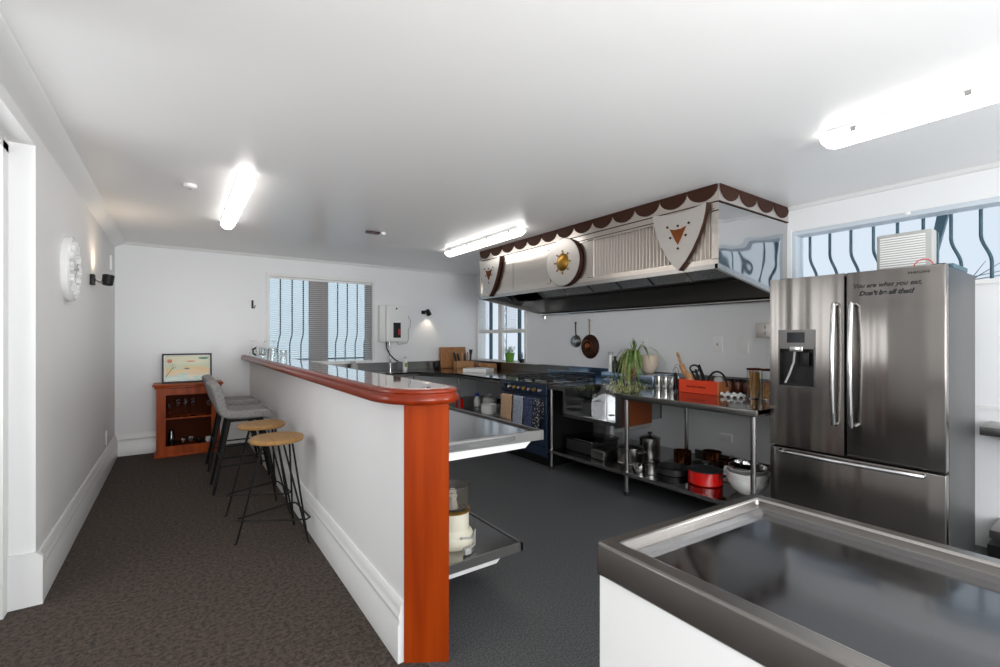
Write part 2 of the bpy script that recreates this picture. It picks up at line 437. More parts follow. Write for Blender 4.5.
prof = skirting(0, 0, 1, 0.26)
structure('baseboard_left', MB().prism([(XL + a, z) for a, z in prof], 'y', 3.40, YB)
          .prism([(XL - 0.10, 0), (XL + 0.03, 0), (XL + 0.03, 0.25), (XL, 0.28), (XL - 0.10, 0.28)], 'y', 3.372, 3.40), M['trim'])
structure('baseboard_back', MB().prism([(YB - a, z) for a, z in prof], 'x', XL, 0.802), M['trim'])
structure('baseboard_partition', MB().prism([(0.802 - a, z) for a, z in prof], 'y', 1.865, YB), M['trim'])
# cornices
structure('trim_1', MB().prism([(XL, 2.49), (XL + 0.012, 2.50), (XL + 0.055, 2.525), (XL + 0.095, 2.553), (XL + 0.10, H), (XL, H)], 'y', YF, YB), M['trim'])
structure('trim_2', MB().prism([(YB, 2.535), (YB - 0.018, 2.538), (YB - 0.03, 2.552), (YB - 0.035, H), (YB, H)], 'x', XL, XR), M['trim'])
structure('trim_3', MB().prism([(XR, 2.535), (XR - 0.018, 2.538), (XR - 0.03, 2.552), (XR - 0.035, H), (XR, H)], 'y', YF, 1.85), M['trim'])
structure('trim_4', MB().box(XR - 0.006, XR, YF, 1.83, 0.93, 0.955), M['trim'])

# ---- window 1 (back wall)
w1 = structure('window_1', MB().box(wx0 - 0.03, wx0 + 0.012, YB - 0.012, YB + 0.05, wz0, wz1 + 0.03).box(wx1 - 0.012, wx1 + 0.03, YB - 0.012, YB + 0.05, wz0, wz1 + 0.03)
               .box(wx0 - 0.03, wx1 + 0.03, YB - 0.015, YB + 0.05, wz1 - 0.012, wz1 + 0.035)
               .box(wx0 - 0.05, wx1 + 0.05, YB - 0.045, YB + 0.02, wz0 - 0.02, wz0 + 0.01), M['trim'])
MB().box(1.595, 1.86, YB + 0.075, YB + 0.15, wz0, wz1).build('mullion', M['pier'], w1)
MB().box(wx1 - 0.085, wx1, YB + 0.075, YB + 0.15, wz0, wz1).build('frame', M['pier'], w1)
MB().box(wx0, 1.595, YB + 0.10, YB + 0.104, wz0, wz1).build('pane', M['pane_teal'], w1)
MB().box(1.86, wx1 - 0.085, YB + 0.10, YB + 0.104, wz0, wz1).build('pane', M['pane_teal'], w1)


def blind(name, label, axis, a0, a1, at, z0, z1, pitch=0.030, group=None):
    """axis 'x': runs along x at y=at ; 'y': runs along y at x=at"""
    t = thing(name, label, 'blind', ((a0 + a1) / 2, at, z0) if axis == 'x' else (at, (a0 + a1) / 2, z0))
    m = MB(); z = z0 + 0.03
    while z < z1 - 0.03:
        d = 0.0115; dz = 0.0042
        poly = [(at - d, z - dz), (at + d, z + dz - 0.0005), (at + d, z + dz + 0.0008), (at - d, z - dz + 0.0013)]
        m.prism(poly, axis, a0, a1); z += pitch
    m.build('slats', M['slat'], t)
    bx = (lambda u0, u1, q0, q1: MB().box(a0, a1, at - u0, at + u1, q0, q1)) if axis == 'x' else (lambda u0, u1, q0, q1: MB().box(at - u0, at + u1, a0, a1, q0, q1))
    bx(0.015, 0.015, z1 - 0.03, z1).build('headrail', M['white'], t)
    bx(0.012, 0.012, z0, z0 + 0.014).build('bottom_rail', M['white'], t)
    c = MB()
    for f in (0.12, 0.5, 0.88):
        a = a0 + (a1 - a0) * f
        p = (a, at, 0) if axis == 'x' else (at, a, 0)
        c.cyl((p[0], p[1], z0), (p[0], p[1], z1), 0.0012, seg=6)
    c.build('cords', M['white'], t)
    return t


blind('venetian_blind', 'white slatted blind across the wide window on the back wall', 'x', wx0 + 0.012, wx1 - 0.012, YB + 0.045, wz0 + 0.012, wz1 - 0.014)


def bar_path(p, d, z0, z1, k=0.05, zk=1.46):
    """security bar: straight, then kinked outwards by d*k about zk"""
    x, y = p
    pts = [(x, y, z1), (x, y, zk + 0.10)]
    for i in range(7):
        f = i / 6; s_ = f * f * (3 - 2 * f)
        pts.append((x + d[0] * k * s_, y + d[1] * k * s_, zk + 0.10 - 0.2 * f))
    pts.append((x + d[0] * k, y + d[1] * k, z0))
    return pts


sb = thing('security_grille', 'dark wavy iron bars outside the wide blinded window on the back wall', 'window bars', (1.8, YB + 0.24, 1.05))
for x in (1.225, 1.385, 1.54, 2.045, 2.195, 2.352, 2.495):
    MB().tube(bar_path((x, YB + 0.24), (-1, -0.2), 0.98, 2.32, 0.035, 1.40), 0.010, 6).build('bar', M['bar_iron'], sb)
MB().box(1.0, 2.56, YB + 0.228, YB + 0.252, 2.30, 2.325).build('rail', M['bar_iron'], sb)
MB().box(1.0, 2.56, YB + 0.2, YB + 0.225, 1.09, 1.11).build('rail', M['bar_iron'], sb)

# ---- window 2 (right wall near the far corner)
w2 = structure('window_2', MB().box(XR - 0.015, XR + 0.06, 6.985, 7.03, 1.045, 2.2).box(XR - 0.015, XR + 0.06, 5.59, 5.635, 1.045, 2.2)
               .box(XR + 0.01, XR + 0.055, 5.62, 7.0, 1.50, 1.56), M['trim'])
MB().box(XR + 0.05, XR + 0.10, 6.68, 6.715, 1.045, 2.2).box(XR + 0.05, XR + 0.10, 5.855, 5.89, 1.045, 2.2).build('frame', M['bar_iron'], w2)
MB().box(XR + 0.05, XR + 0.09, 6.33, 6.44, 1.045, 2.2).build('mullion', M['trim'], w2)
MB().box(XR + 0.10, XR + 0.104, 5.62, 7.0, 1.045, 2.2).build('pane', M['pane'], w2)
blind('venetian_blind', 'white blind raised halfway on the left of the corner window', 'y', 6.72, 6.98, XR + 0.03, 1.57, 2.19)
blind('venetian_blind', 'white blind raised halfway on the right of the corner window', 'y', 5.895, 6.32, XR + 0.03, 1.57, 2.19)
sc = thing('scroll_grille', 'white scrolled ironwork outside the corner window by the potted herb', 'window bars', (XR + 0.24, 6.45, 1.0))
MB().tube([(XR + 0.24, 6.64, 1.0), (XR + 0.24, 6.64, 2.2)], 0.008, 6).tube([(XR + 0.24, 6.46, 1.0), (XR + 0.24, 6.46, 2.2)], 0.008, 6).build('upright', M['fan_grey'], sc)
m = MB()
for z in (1.28, 1.72, 2.0):
    m.tube([(XR + 0.24, 6.55 + 0.085 * math.cos(a), z + 0.12 * math.sin(a)) for a in [i * PI / 10 for i in range(20)]], 0.007, 6, closed=True)
for z in (1.1, 1.5):
    m.tube([(XR + 0.24, 6.55 + 0.09 * math.sin(i * PI / 8), z + 0.05 * i) for i in range(9)], 0.007, 6)
m.build('scrolls', M['fan_grey'], sc)
for yy in (6.46, 6.64):
    MB().box(XR + T - 0.002, XR + 0.245, yy - 0.01, yy + 0.01, 1.0, 1.02).build('bracket', M['fan_grey'], sc)

# ---- window 3 (long high window over the fridge)
w3 = structure('window_3', MB().box(XR - 0.012, XR + 0.02, 1.83, 1.87, 1.80, 2.36).box(XR - 0.02, XR + 0.02, -1.6, 1.87, 1.77, 1.802), M['trim'])
MB().box(XR + 0.001, XR + T, 1.80, 1.843, 1.80, 2.344).box(XR + 0.001, XR + T, -1.6, 1.80, 2.31, 2.344).build('reveal', M['reveal'], w3)
MB().box(XR + 0.10, XR + 0.104, -1.6, 1.80, 1.80, 2.31).build('pane', M['pane'], w3)
MB().sphere((XR + 0.02, 1.05, 2.335), 0.03, 10, (1, 1.2, 0.7)).build('latch', M['white'], w3)
sb = thing('security_grille', 'dark iron bars outside the long high window above the fridge', 'window bars', (XR + 0.26, 0.4, 1.8))
yy = 1.80
while yy > -1.5:
    MB().tube(bar_path((XR + 0.30, yy), (0, -1), 1.70, 2.42, 0.055, 2.05), 0.0115, 6).build('bar', M['bar_iron'], sb)
    yy -= 0.156
MB().box(XR + 0.31, XR + 0.33, -1.5, 1.80, 1.80, 1.822).build('rail', M['bar_iron'], sb)
MB().prism([(0.985, 2.02), (1.03, 2.02), (0.965, 2.42), (0.90, 2.42)], 'x', XR + 0.45, XR + 0.50).build('roof_strut', M['bar_iron'], None, (XR + 0.47, 0.97, 2.02), label='dark slanted strut outside the high window behind the white box', category='strut')
m = MB()
for a, b, c_, d in ((0.80, 1.84, 0.60, 2.0), (0.84, 1.86, 0.52, 1.93), (0.80, 1.84, 0.72, 1.99), (0.84, 1.83, 0.92, 1.96), (0.78, 1.85, 0.45, 1.90)):
    m.cyl((XR + 0.5, a, b), (XR + 0.55, c_, d), 0.004, 0.0015, 6)
tag(m.build('spiky_leaves', M['bar_iron'], None, (XR + 0.5, 0.8, 1.84)), 'thin dark spiky leaves outside the high window right of the fridge top', 'plant')

# ================================================================== BAR
bt = thing('bar_counter', 'long glossy bar top with red wood rounded edge on the low wall', 'bar top', (0.87, 4.2, 1.12))


def bar_outline(o):
    """counter-clockwise outline; o = outwards offset"""
    l, r = 0.715 - o, 1.03 + o
    p = [(l, YB - 0.002), (l, 2.02)]
    p += [(l + 0.012, 1.93 - o * 0.4), (l + 0.04, 1.855 - o * 0.7), (0.80, 1.79 - o), (0.86, 1.758 - o), (0.94, 1.745 - o), (0.99, 1.765 - o), (r - 0.012, 1.80 - o * 0.5), (r, 1.85)]
    p += [(r, YB - 0.002)]
    return p


m = MB(); levels = [(-0.012, 1.119), (0.006, 1.121), (0.014, 1.128), (0.017, 1.140), (0.015, 1.152), (0.006, 1.160), (0.004, 1.166), (0.010, 1.172), (0.008, 1.180), (0.0, 1.185), (-0.014, 1.186)]
rings = [[(x, y, z) for x, y in bar_outline(o)] for o, z in levels]
n = len(rings[0]); vs = [v for r_ in rings for v in r_]; fs = []
for i in range(len(rings) - 1):
    for k in range(n): fs.append((i * n + k, i * n + (k + 1) % n, (i + 1) * n + (k + 1) % n, (i + 1) * n + k))
fs.append(tuple(range(n))); fs.append(tuple((len(rings) - 1) * n + k for k in range(n)))
m.add(vs, fs, True).build('wooden_edge', M['rimu_rim'], bt)
MB().prism(bar_outline(-0.022), 'z', 1.184, 1.1885).build('surface', M['bar_surface'], bt)
tag(MB().prism([(0.799, 1.855), (0.960, 1.753), (0.966, 1.76), (0.966, 1.859), (0.799, 1.859)], 'z', 0.001, 1.118)
    .build('bar_post', M['rimu'], None, (0.88, 1.82, 0)), 'tall varnished orange wood end post of the bar wall', 'post')

# ================================================================== BAR BENCH (kitchen side)
bb = thing('prep_bench', 'stainless bench with white under-panels behind the bar wall', 'bench', (1.27, 3.3, 0))
y0b, y1b = 1.90, 5.3
MB().box(0.962, 1.61, y0b + 0.008, y1b, 0.868, 0.897).box(0.962, 0.985, y0b, y1b, 0.897, 0.905).build('worktop', M['steel_top'], bb)
MB().prism([(1.62, y0b - 0.004), (0.962, y0b + 0.04), (0.962, y0b + 0.055), (1.608, y0b + 0.013)], 'z', 0.855, 0.907)  .box(1.608, 1.622, y0b - 0.004, y1b, 0.855, 0.907).build('edge', M['steel_edge'], bb)
MB().prism([(0.962, 0.812), (1.535, 0.812), (1.585, 0.853), (0.962, 0.853)], 'y', y0b + 0.045, y0b + 0.07).build('under_panel', M['white'], bb)
MB().box(0.962, 1.56, 2.03, y1b, 0.240, 0.260).build('lower_shelf', M['steel_top'], bb)
MB().box(0.962, 1.575, 2.018, 2.032, 0.220, 0.265).box(1.56, 1.575, 2.018, y1b, 0.220, 0.265).build('shelf_edge', M['steel_edge'], bb)
MB().prism([(0.962, 0.180), (1.42, 0.180), (1.46, 0.218), (0.962, 0.218)], 'y', 2.05, 2.07).build('shelf_under_panel', M['white'], bb)
for (x, y) in ((1.03, 2.5), (1.03, 5.0), (1.5, 5.0)):
    MB().cyl((x, y, 0), (x, y, 0.86), 0.018).build('leg', M['steel'], bb)

# food processor on its lower shelf
fx, fy, fz = 1.26, 2.24, 0.261
fp = thing('food_processor', 'cream food processor with smoky bowl on the low shelf behind the bar post', 'food processor', (fx, fy, fz))
MB().lathe([(0.0, 0), (0.105, 0), (0.112, 0.012), (0.112, 0.05), (0.10, 0.075), (0.088, 0.085), (0.084, 0.10), (0.084, 0.175), (0.080, 0.185), (0.0, 0.185)], (fx, fy, fz), 28).build('motor_base', M['offwhite'], fp)
MB().lathe([(0.070, 0.186), (0.075, 0.19), (0.080, 0.21), (0.083, 0.315), (0.088, 0.325), (0.088, 0.33), (0.081, 0.325), (0.077, 0.21), (0.06, 0.196), (0, 0.196)], (fx, fy, fz), 28, caps=False).build('bowl', M['smoke_plastic'], fp)
MB().lathe([(0.089, 0.185), (0.089, 0.198), (0.078, 0.199), (0.078, 0.185)], (fx, fy, fz), 28).build('collar', M['gold'], fp)
MB().lathe([(0.0, 0.20), (0.035, 0.20), (0.022, 0.25), (0.03, 0.27), (0.02, 0.285), (0.026, 0.295), (0.015, 0.305), (0, 0.31)], (fx - 0.01, fy, fz), 16).build('blade_hub', M['white'], fp)
MB().tube([(fx - 0.02, fy - 0.113, fz + 0.07), (fx + 0.05, fy - 0.11, fz + 0.055), (fx + 0.10, fy - 0.06, fz + 0.075), (fx + 0.06, fy - 0.12, fz + 0.02), (fx + 0.0, fy - 0.15, fz + 0.02)], 0.006, 8).box(fx - 0.03, fx + 0.01, fy - 0.175, fy - 0.145, fz + 0.003, fz + 0.035, 0.006).build('power_cord', M['fan_grey'], fp)
bx_ = thing('small_bottle', 'blue capped small bottle beside the food processor', 'bottle', (1.36, 2.46, 0.261))
MB().lathe([(0, 0), (0.03, 0), (0.032, 0.01), (0.032, 0.12), (0.015, 0.14), (0, 0.14)], (1.36, 2.46, 0.261), 14).build('body', M['fan_grey'], bx_)
MB().lathe([(0.018, 0.14), (0.02, 0.142), (0.02, 0.17), (0, 0.172)], (1.36, 2.46, 0.261), 12).build('cap', M['blue_plastic'], bx_)

# ================================================================== ISLAND
isl = thing('island_bench', 'white sided island with sunken stainless drainer top in the foreground', 'island', (1.15, -0.1, 0))
A = (0.812, 0.758); B = (1.471, 0.713); yI = -1.5
outer = [(0.812, yI), (1.471, yI), B, A]
inner = [(0.856, yI + 0.05), (1.428, yI + 0.05), (1.428, 0.684), (0.856, 0.722)]


def ring(mb, o, i, z0, z1):
    vs = [(x, y, z1) for x, y in o] + [(x, y, z1) for x, y in i] + [(x, y, z0) for x, y in o] + [(x, y, z0) for x, y in i]
    fs = []
    for k in range(4):
        j = (k + 1) % 4
        fs += [(k, j, 4 + j, 4 + k), (8 + k, 8 + j, j, k), (4 + k, 4 + j, 12 + j, 12 + k), (8 + k, 12 + k, 12 + j, 8 + j)]
    mb.add(vs, fs); return mb


rim = ring(MB(), outer, inner, 0.842, 0.92).build('rim', M['rim_steel'], isl)
bv = rim.modifiers.new('bevel', 'BEVEL'); bv.width = 0.006; bv.segments = 2; bv.limit_method = 'ANGLE'
inner2 = [(0.884, yI + 0.07), (1.402, yI + 0.07), (1.402, 0.656), (0.884, 0.694)]
ring(MB(), inner, inner2, 0.885, 0.903).build('inner_step', M['steel'], isl)
MB().prism(inner2, 'z', 0.878, 0.888).build('drainer_tray', M['tray_steel'], isl)
MB().prism([(0.818, yI + 0.02), (1.45, yI + 0.02), (1.45, 0.695), (0.818, 0.752)], 'z', 0.06, 0.842).build('side_panels', M['white'], isl)
MB().box(0.87, 1.41, yI + 0.05, 0.66, 0, 0.06).build('plinth', M['black'], isl)

# ================================================================== FRIDGE
fr = thing('fridge', 'large stainless french door fridge with water dispenser and marker writing', 'fridge', (3.78, 1.09, 0))
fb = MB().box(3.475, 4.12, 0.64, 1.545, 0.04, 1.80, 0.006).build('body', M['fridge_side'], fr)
# left door with a hole for the dispenser
dy0, dy1, dz0, dz1 = 1.272, 1.480, 1.085, 1.335
ld = MB().box(3.41, 3.47, 1.106, dy0, 0.668, 1.812).box(3.41, 3.47, dy1, 1.545, 0.668, 1.812).box(3.41, 3.47, dy0, dy1, 0.668, dz0).box(3.41, 3.47, dy0, dy1, dz1, 1.812)
ldo = ld.build('door', M['fridge_steel'], fr)
rd = MB().box(3.41, 3.47, 0.64, 1.096, 0.668, 1.812, 0.008).build('door', M['fridge_steel'], fr)
dr = MB().box(3.41, 3.47, 0.64, 1.545, 0.10, 0.655, 0.008).build('freezer_drawer', M['fridge_steel'], fr)
MB().box(3.43, 4.05, 0.67, 1.51, 0.0, 0.09).build('kick_plate', M['black'], fr)
MB().box(3.468, 3.474, dy0, dy1, dz0, dz1).box(3.425, 3.47, dy0, dy1, dz0 - 0.004, dz0 + 0.006).build('dispenser_recess', M['black_plastic'], ldo)
MB().box(3.405, 3.412, dy0 - 0.008, dy1 + 0.008, 1.333, 1.462).box(3.405, 3.412, dy1, dy1 + 0.008, dz0 - 0.008, 1.34).box(3.405, 3.412, dy0 - 0.008, dy0, dz0 - 0.008, 1.34).box(3.405, 3.412, dy0, dy1, dz0 - 0.008, dz0).build('dispenser_bezel', M['bezel'], ldo)
MB().box(3.402, 3.406, 1.325, 1.432, 1.375, 1.445).build('display', M['dark_glass'], ldo)
MB().box(3.398, 3.44, 1.335, 1.415, 1.315, 1.350, 0.004).build('spout_housing', M['chrome'], ldo)
MB().tube([(3.43, 1.395, 1.315), (3.425, 1.40, 1.24), (3.42, 1.425, 1.16), (3.42, 1.45, 1.10)], 0.007, 8, 0.6).build('water_tube', M['fan_grey'], ldo)
MB().box(3.43, 3.455, 1.31, 1.36, 1.22, 1.31, 0.004).build('ice_paddle', M['black_plastic'], ldo)


def vhandle(y, par, z0=0.86, z1=1.62):
    p = [(3.41, y, z1), (3.372, y, z1 - 0.005)]
    for i in range(11):
        f = i / 10; p.append((3.372 - 0.028 * math.sin(PI * f), y, z1 - 0.01 - (z1 - z0 - 0.02) * f))
    p += [(3.372, y, z0 + 0.005), (3.41, y, z0)]
    MB().tube(p, 0.0135, 10).build('handle', M['chrome'], par)


vhandle(1.150, ldo); vhandle(1.058, rd)
MB().tube([(3.41, 1.47, 0.635), (3.375, 1.47, 0.635)] + [(3.375 - 0.022 * math.sin(PI * i / 8), 1.47 - 0.735 * i / 8, 0.635) for i in range(9)] + [(3.375, 0.735, 0.635), (3.41, 0.735, 0.635)], 0.013, 10).build('handle', M['chrome'], dr)
rz = (PI / 2, 0, -PI / 2)
text('brand_lettering', 'SAMSUNG', 0.017, M['ink'], rd, (3.409, 0.800, 1.772), rz, space=1.3, bold=0.0006)
text('handwriting', 'You are what you eat,', 0.036, M['ink'], rd, (3.409, 1.063, 1.712), rz, shear=0.3, bold=0.0008)
text('handwriting', "Don't be all that!", 0.037, M['ink'], rd, (3.409, 1.03, 1.665), rz, shear=0.3, ext=0.0009, bold=0.0016)
MB().box(3.50, 3.60, 0.66, 0.72, 1.80, 1.826, 0.004).box(3.50, 3.60, 1.46, 1.52, 1.80, 1.826, 0.004).build('hinge_cover', M['black_plastic'], fr)

# things on top of the fridge
tb = thing('ventilator_box', 'square pale grey louvred unit standing on top of the fridge', 'air unit', (3.85, 0.9, 1.80))
MB().box(3.81, 3.90, 0.775, 1.055, 1.802, 2.085, 0.010).build('housing', M['fan_grey'], tb)
lv = MB()
for i in range(15): lv.box(3.803, 3.812, 0.81, 1.035, 1.835 + i * 0.0155, 1.8435 + i * 0.0155)
lv.build('louvres', M['white'], tb)
MB().box(3.90, 3.93, 0.77, 0.80, 1.802, 2.07).build('rear_frame', M['bar_iron'], tb)
tag(MB().tube([(3.56, 0.765 + 0.046 * math.cos(a), 1.812 + 0.055 * math.sin(a)) for a in [PI * i / 12 for i in range(13)]], 0.003, 8).build('wire_loop', M['red_wire'], None, (3.56, 0.765, 1.81)),
    'thin red wire loop arching up on the fridge top', 'wire')
tag(MB().box(3.62, 3.95, 0.645, 0.70, 1.802, 1.835, 0.01).build('dark_tray', M['bar_iron'], None, (3.8, 0.67, 1.80)), 'dark flat tray lying on the right edge of the fridge top', 'tray')

# wall shelves right of the fridge
for nm, y1, z, lab in (('wall_shelf', 0.664, 0.83, 'upper dark steel wall shelf right of the fridge'), ('wall_shelf', 0.622, 0.20, 'lower dark steel wall shelf right of the fridge')):
    ws = thing(nm, lab, 'shelf', (4.3, 0.3, z))
    MB().box(4.10, 4.436, -0.6, y1 - 0.045, z - 0.03, z + 0.022, 0.004).build('shelf_board', M['steel_edge'], ws)
    MB().prism([(4.436, z - 0.03), (4.16, z - 0.03), (4.436, z - 0.11)], 'y', y1 - 0.14, y1 - 0.135).build('bracket', M['steel'], ws)
tag(MB().box(4.20, 4.438, -0.9, 0.60, 0.004, 0.10, 0.004).build('skirting_duct', M['black'], None, (4.3, 0, 0)), 'low black strip along the wall foot right of the fridge', 'duct')

# ================================================================== RANGE HOOD
HX, HY0, HY1 = 3.30, 1.862, 5.158
hd = thing('range_hood', 'long stainless kitchen hood with brown scalloped frieze and emblem plates', 'range hood', (3.87, 3.5, 1.75))
zt = 2.563
MB().box(HX, HX + 0.012, HY0, HY1, 2.36, zt - 0.0).box(HX, HX + 0.012, HY0, HY1, 1.965, 2.005).box(HX, HX + 0.012, HY0, 1.915, 2.0, 2.37).box(HX, HX + 0.012, 5.13, HY1, 2.0, 2.37) \
    .box(HX, HX + 0.012, 3.75, 3.80, 2.0, 2.37).box(HX, HX + 0.012, 3.12, 3.20, 2.0, 2.37).build('front_frame', M['hood_steel'], hd)
MB().box(HX + 0.010, HX + 0.016, 3.80, 4.43, 2.0, 2.37).build('front_panel', M['hood_steel'], hd)
MB().box(HX + 0.010, HX + 0.016, 4.436, 5.14, 2.0, 2.37).build('front_panel', M['hood_steel'], hd)
MB().box(HX + 0.010, HX + 0.016, 3.19, 3.76, 2.0, 2.37).build('front_panel', M['hood_steel'], hd)
# fluted panel
pts = []; y = 1.915; k = 0
while y < 3.13:
    pts.append((HX + (0.030 if k % 4 in (0, 3) else 0.004), y)); y += 0.0105 if k % 2 == 0 else 0.0075; k += 1
poly = pts + [(HX + 0.034, pts[-1][1]), (HX + 0.034, pts[0][1])]
MB().prism(poly, 'z', 2.003, 2.362).build('fluted_panel', M['fluted'], hd)
MB().box(HX - 0.004, HX + 0.02, HY0, HY1, 1.945, 1.965).prism([(HX - 0.004, 1.945), (HX + 0.02, 1.945), (HX + 0.02, 1.93), (HX - 0.004, 1.93)], 'y', HY0, HY1).build('front_lip', M['steel'], hd)
# ends
for (a, b, nm) in ((HY0, HY0 + 0.010, 'end_panel'), (HY1 - 0.010, HY1, 'end_panel')):
    MB().prism([(HX + 0.012, 1.965), (HX + 0.012, zt), (4.435, zt), (4.435, 1.775), (4.40, 1.765)], 'y', a, b).build(nm, M['wavy_mirror'], hd)
    MB().prism([(HX - 0.004, 1.93), (HX - 0.004, 1.965), (HX + 0.014, 1.968), (4.435, 1.785), (4.435, 1.745)], 'y', a - 0.004, b + 0.012).build('end_lip', M['steel'], hd)
MB().cyl((4.40, HY0 + 0.01, 1.760), (4.40, HY1 - 0.01, 1.760), 0.026, seg=12).build('grease_gutter', M['chrome'], hd)
MB().cyl((4.39, HY1 - 0.06, 1.735), (4.39, HY1 - 0.06, 1.69), 0.018, seg=10).build('drain_valve', M['chrome'], hd)
MB().box(4.42, 4.434, HY0 + 0.01, HY1 - 0.01, 1.77, 2.4).box(HX + 0.04, 4.43, HY0 + 0.012, HY1 - 0.012, 2.40, 2.41).box(HX + 0.036, HX + 0.04, HY0 + 0.012, HY1 - 0.012, 1.965, 2.40).build('inner_lining', M['hood_dark'], hd)
# filter bank
MB().prism([(3.80, 2.40), (3.80, 2.20), (4.15, 1.965), (4.42, 1.965), (4.42, 1.99), (4.16, 1.99), (3.82, 2.22), (3.82, 2.40)], 'y', HY0 + 0.30, HY1 - 0.30).build('filter_housing', M['hood_dark'], hd)
yy = HY0 + 0.32
while yy + 0.44 < HY1 - 0.28:
    MB().prism([(3.79, 2.19), (4.12, 1.968), (4.13, 1.978), (3.80, 2.20)], 'y', yy, yy + 0.40).build('filter', M['filter'], hd)
    MB().prism([(3.78, 2.195), (4.12, 1.962), (4.13, 1.97), (3.79, 2.203)], 'y', yy + 0.405, yy + 0.425).build('filter_rail', M['steel'], hd)
    yy += 0.43
# frieze: light band + brown scallops
m = MB()
zb = 2.565 - 0.002
for i in range(13):
    a = HY0 + (HY1 - HY0) * i / 13; b = HY0 + (HY1 - HY0) * (i + 1) / 13; c_ = (a + b) / 2; r = (b - a) / 2
    poly = [(a + 0.004, zb)] + [(c_ - (r - 0.004) * math.cos(t), zb - 0.012 - 0.096 * math.sin(t)) for t in [PI * j / 14 for j in range(15)]] + [(b - 0.004, zb)]
    MB().prism(poly, 'x', HX - 0.008, HX).build('scallop', M['bronze'], hd)
for i in range(4):
    a = HX + 0.004 + (4.432 - HX) * i / 4; b = HX + 0.004 + (4.432 - HX) * (i + 1) / 4; c_ = (a + b) / 2; r = (b - a) / 2
    poly = [(a + 0.004, zb)] + [(c_ - (r - 0.006) * math.cos(t), zb - 0.012 - 0.096 * math.sin(t)) for t in [PI * j / 14 for j in range(15)]] + [(b - 0.004, zb)]
    MB().prism(poly, 'y', HY0 - 0.014, HY0 - 0.006).build('scallop', M['bronze'], hd)
MB().box(HX + 0.0, 4.435, HY0 - 0.006, HY0, 2.435, zt).build('frieze_band', M['shield_steel'], hd)
MB().box(HX - 0.003, HX + 0.001, HY0, HY1, 2.428, 2.436).box(HX, 4.435, HY0 - 0.009, HY0 - 0.005, 2.43, 2.438).build('frieze_bead', M['bronze'], hd)
MB().box(HX - 0.003, HX + 0.001, HY0 + 0.03, HY1 - 0.03, 2.378, 2.384).build('panel_bead', M['bronze'], hd)


def shield(yc, w=0.48):
    h = w / 2; zT, zB = 2.432, 1.945

    def outl(k):
        p = []
        for i in range(13):
            f = i / 12; p.append((yc - h * k + 2 * h * k * f, zT - 0.032 * math.sin(PI * f) - (1 - k) * 0.1))
        for sgn in (1, -1):
            seq = [(1.0, 0.0), (0.97, 0.12), (0.88, 0.30), (0.72, 0.50), (0.50, 0.70), (0.27, 0.86), (0, 1)]
            if sgn == -1: seq = seq[::-1]
            for a, b in seq[1:] if sgn == 1 else seq[1:-1]:
                p.append((yc + sgn * h * k * a, zT - (1 - k) * 0.1 - (zT - zB - (1 - k) * 0.12) * b))
        return p
    s = MB().prism(outl(1.0), 'x', HX - 0.040, HX - 0.001).build('shield_plate', M['bronze'], hd)
    MB().prism(outl(0.985), 'x', HX - 0.046, HX - 0.041).build('plate_face', M['shield_steel'], s)
    tri = [(yc - 0.072, 2.285), (yc - 0.03, 2.272), (yc + 0.03, 2.272), (yc + 0.072, 2.285), (yc + 0.03, 2.20), (yc, 2.15), (yc - 0.03, 2.20)]
    MB().prism(tri, 'x', HX - 0.052, HX - 0.0465).build('emblem', M['copper'], s)
    st = MB()
    for (a, b) in ((-0.095, 2.305), (0.095, 2.305), (0, 2.30), (0.068, 2.215), (-0.068, 2.215), (0, 2.12)):
        st.lathe([(0.010, HX - 0.052), (0.010, HX - 0.0465), (0, HX - 0.0465)], (0, yc + a, b), 8, 'x')
    st.build('studs', M['bronze'], s)


shield(2.167); shield(4.878)
dk = MB().lathe([(0, HX - 0.040), (0.248, HX - 0.040), (0.248, HX - 0.001), (0, HX - 0.001)], (0, 3.505, 2.195), 48, 'x').build('disc_plate', M['bronze'], hd)
MB().lathe([(0, HX - 0.046), (0.243, HX - 0.046), (0.243, HX - 0.041), (0, HX - 0.041)], (0, 3.505, 2.195), 48, 'x').build('disc_face', M['shield_steel'], dk)
MB().lathe([(0, HX - 0.075), (0.05, HX - 0.070), (0.085, HX - 0.052), (0.092, HX - 0.046), (0, HX - 0.046)], (0, 3.505, 2.195), 24, 'x').build('boss', M['gold'], dk)
st = MB()
for i in range(8):
    t = i * PI / 4
    st.lathe([(0, HX - 0.06), (0.009, HX - 0.055), (0.009, HX - 0.046), (0, HX - 0.046)], (0, 3.505 + 0.115 * math.cos(t), 2.195 + 0.115 * math.sin(t)), 8, 'x')
    st.cyl((HX - 0.05, 3.505 + 0.09 * math.cos(t), 2.195 + 0.09 * math.sin(t)), (HX - 0.05, 3.505 + 0.115 * math.cos(t), 2.195 + 0.115 * math.sin(t)), 0.004, seg=6)
st.build('studs', M['gold'], dk)

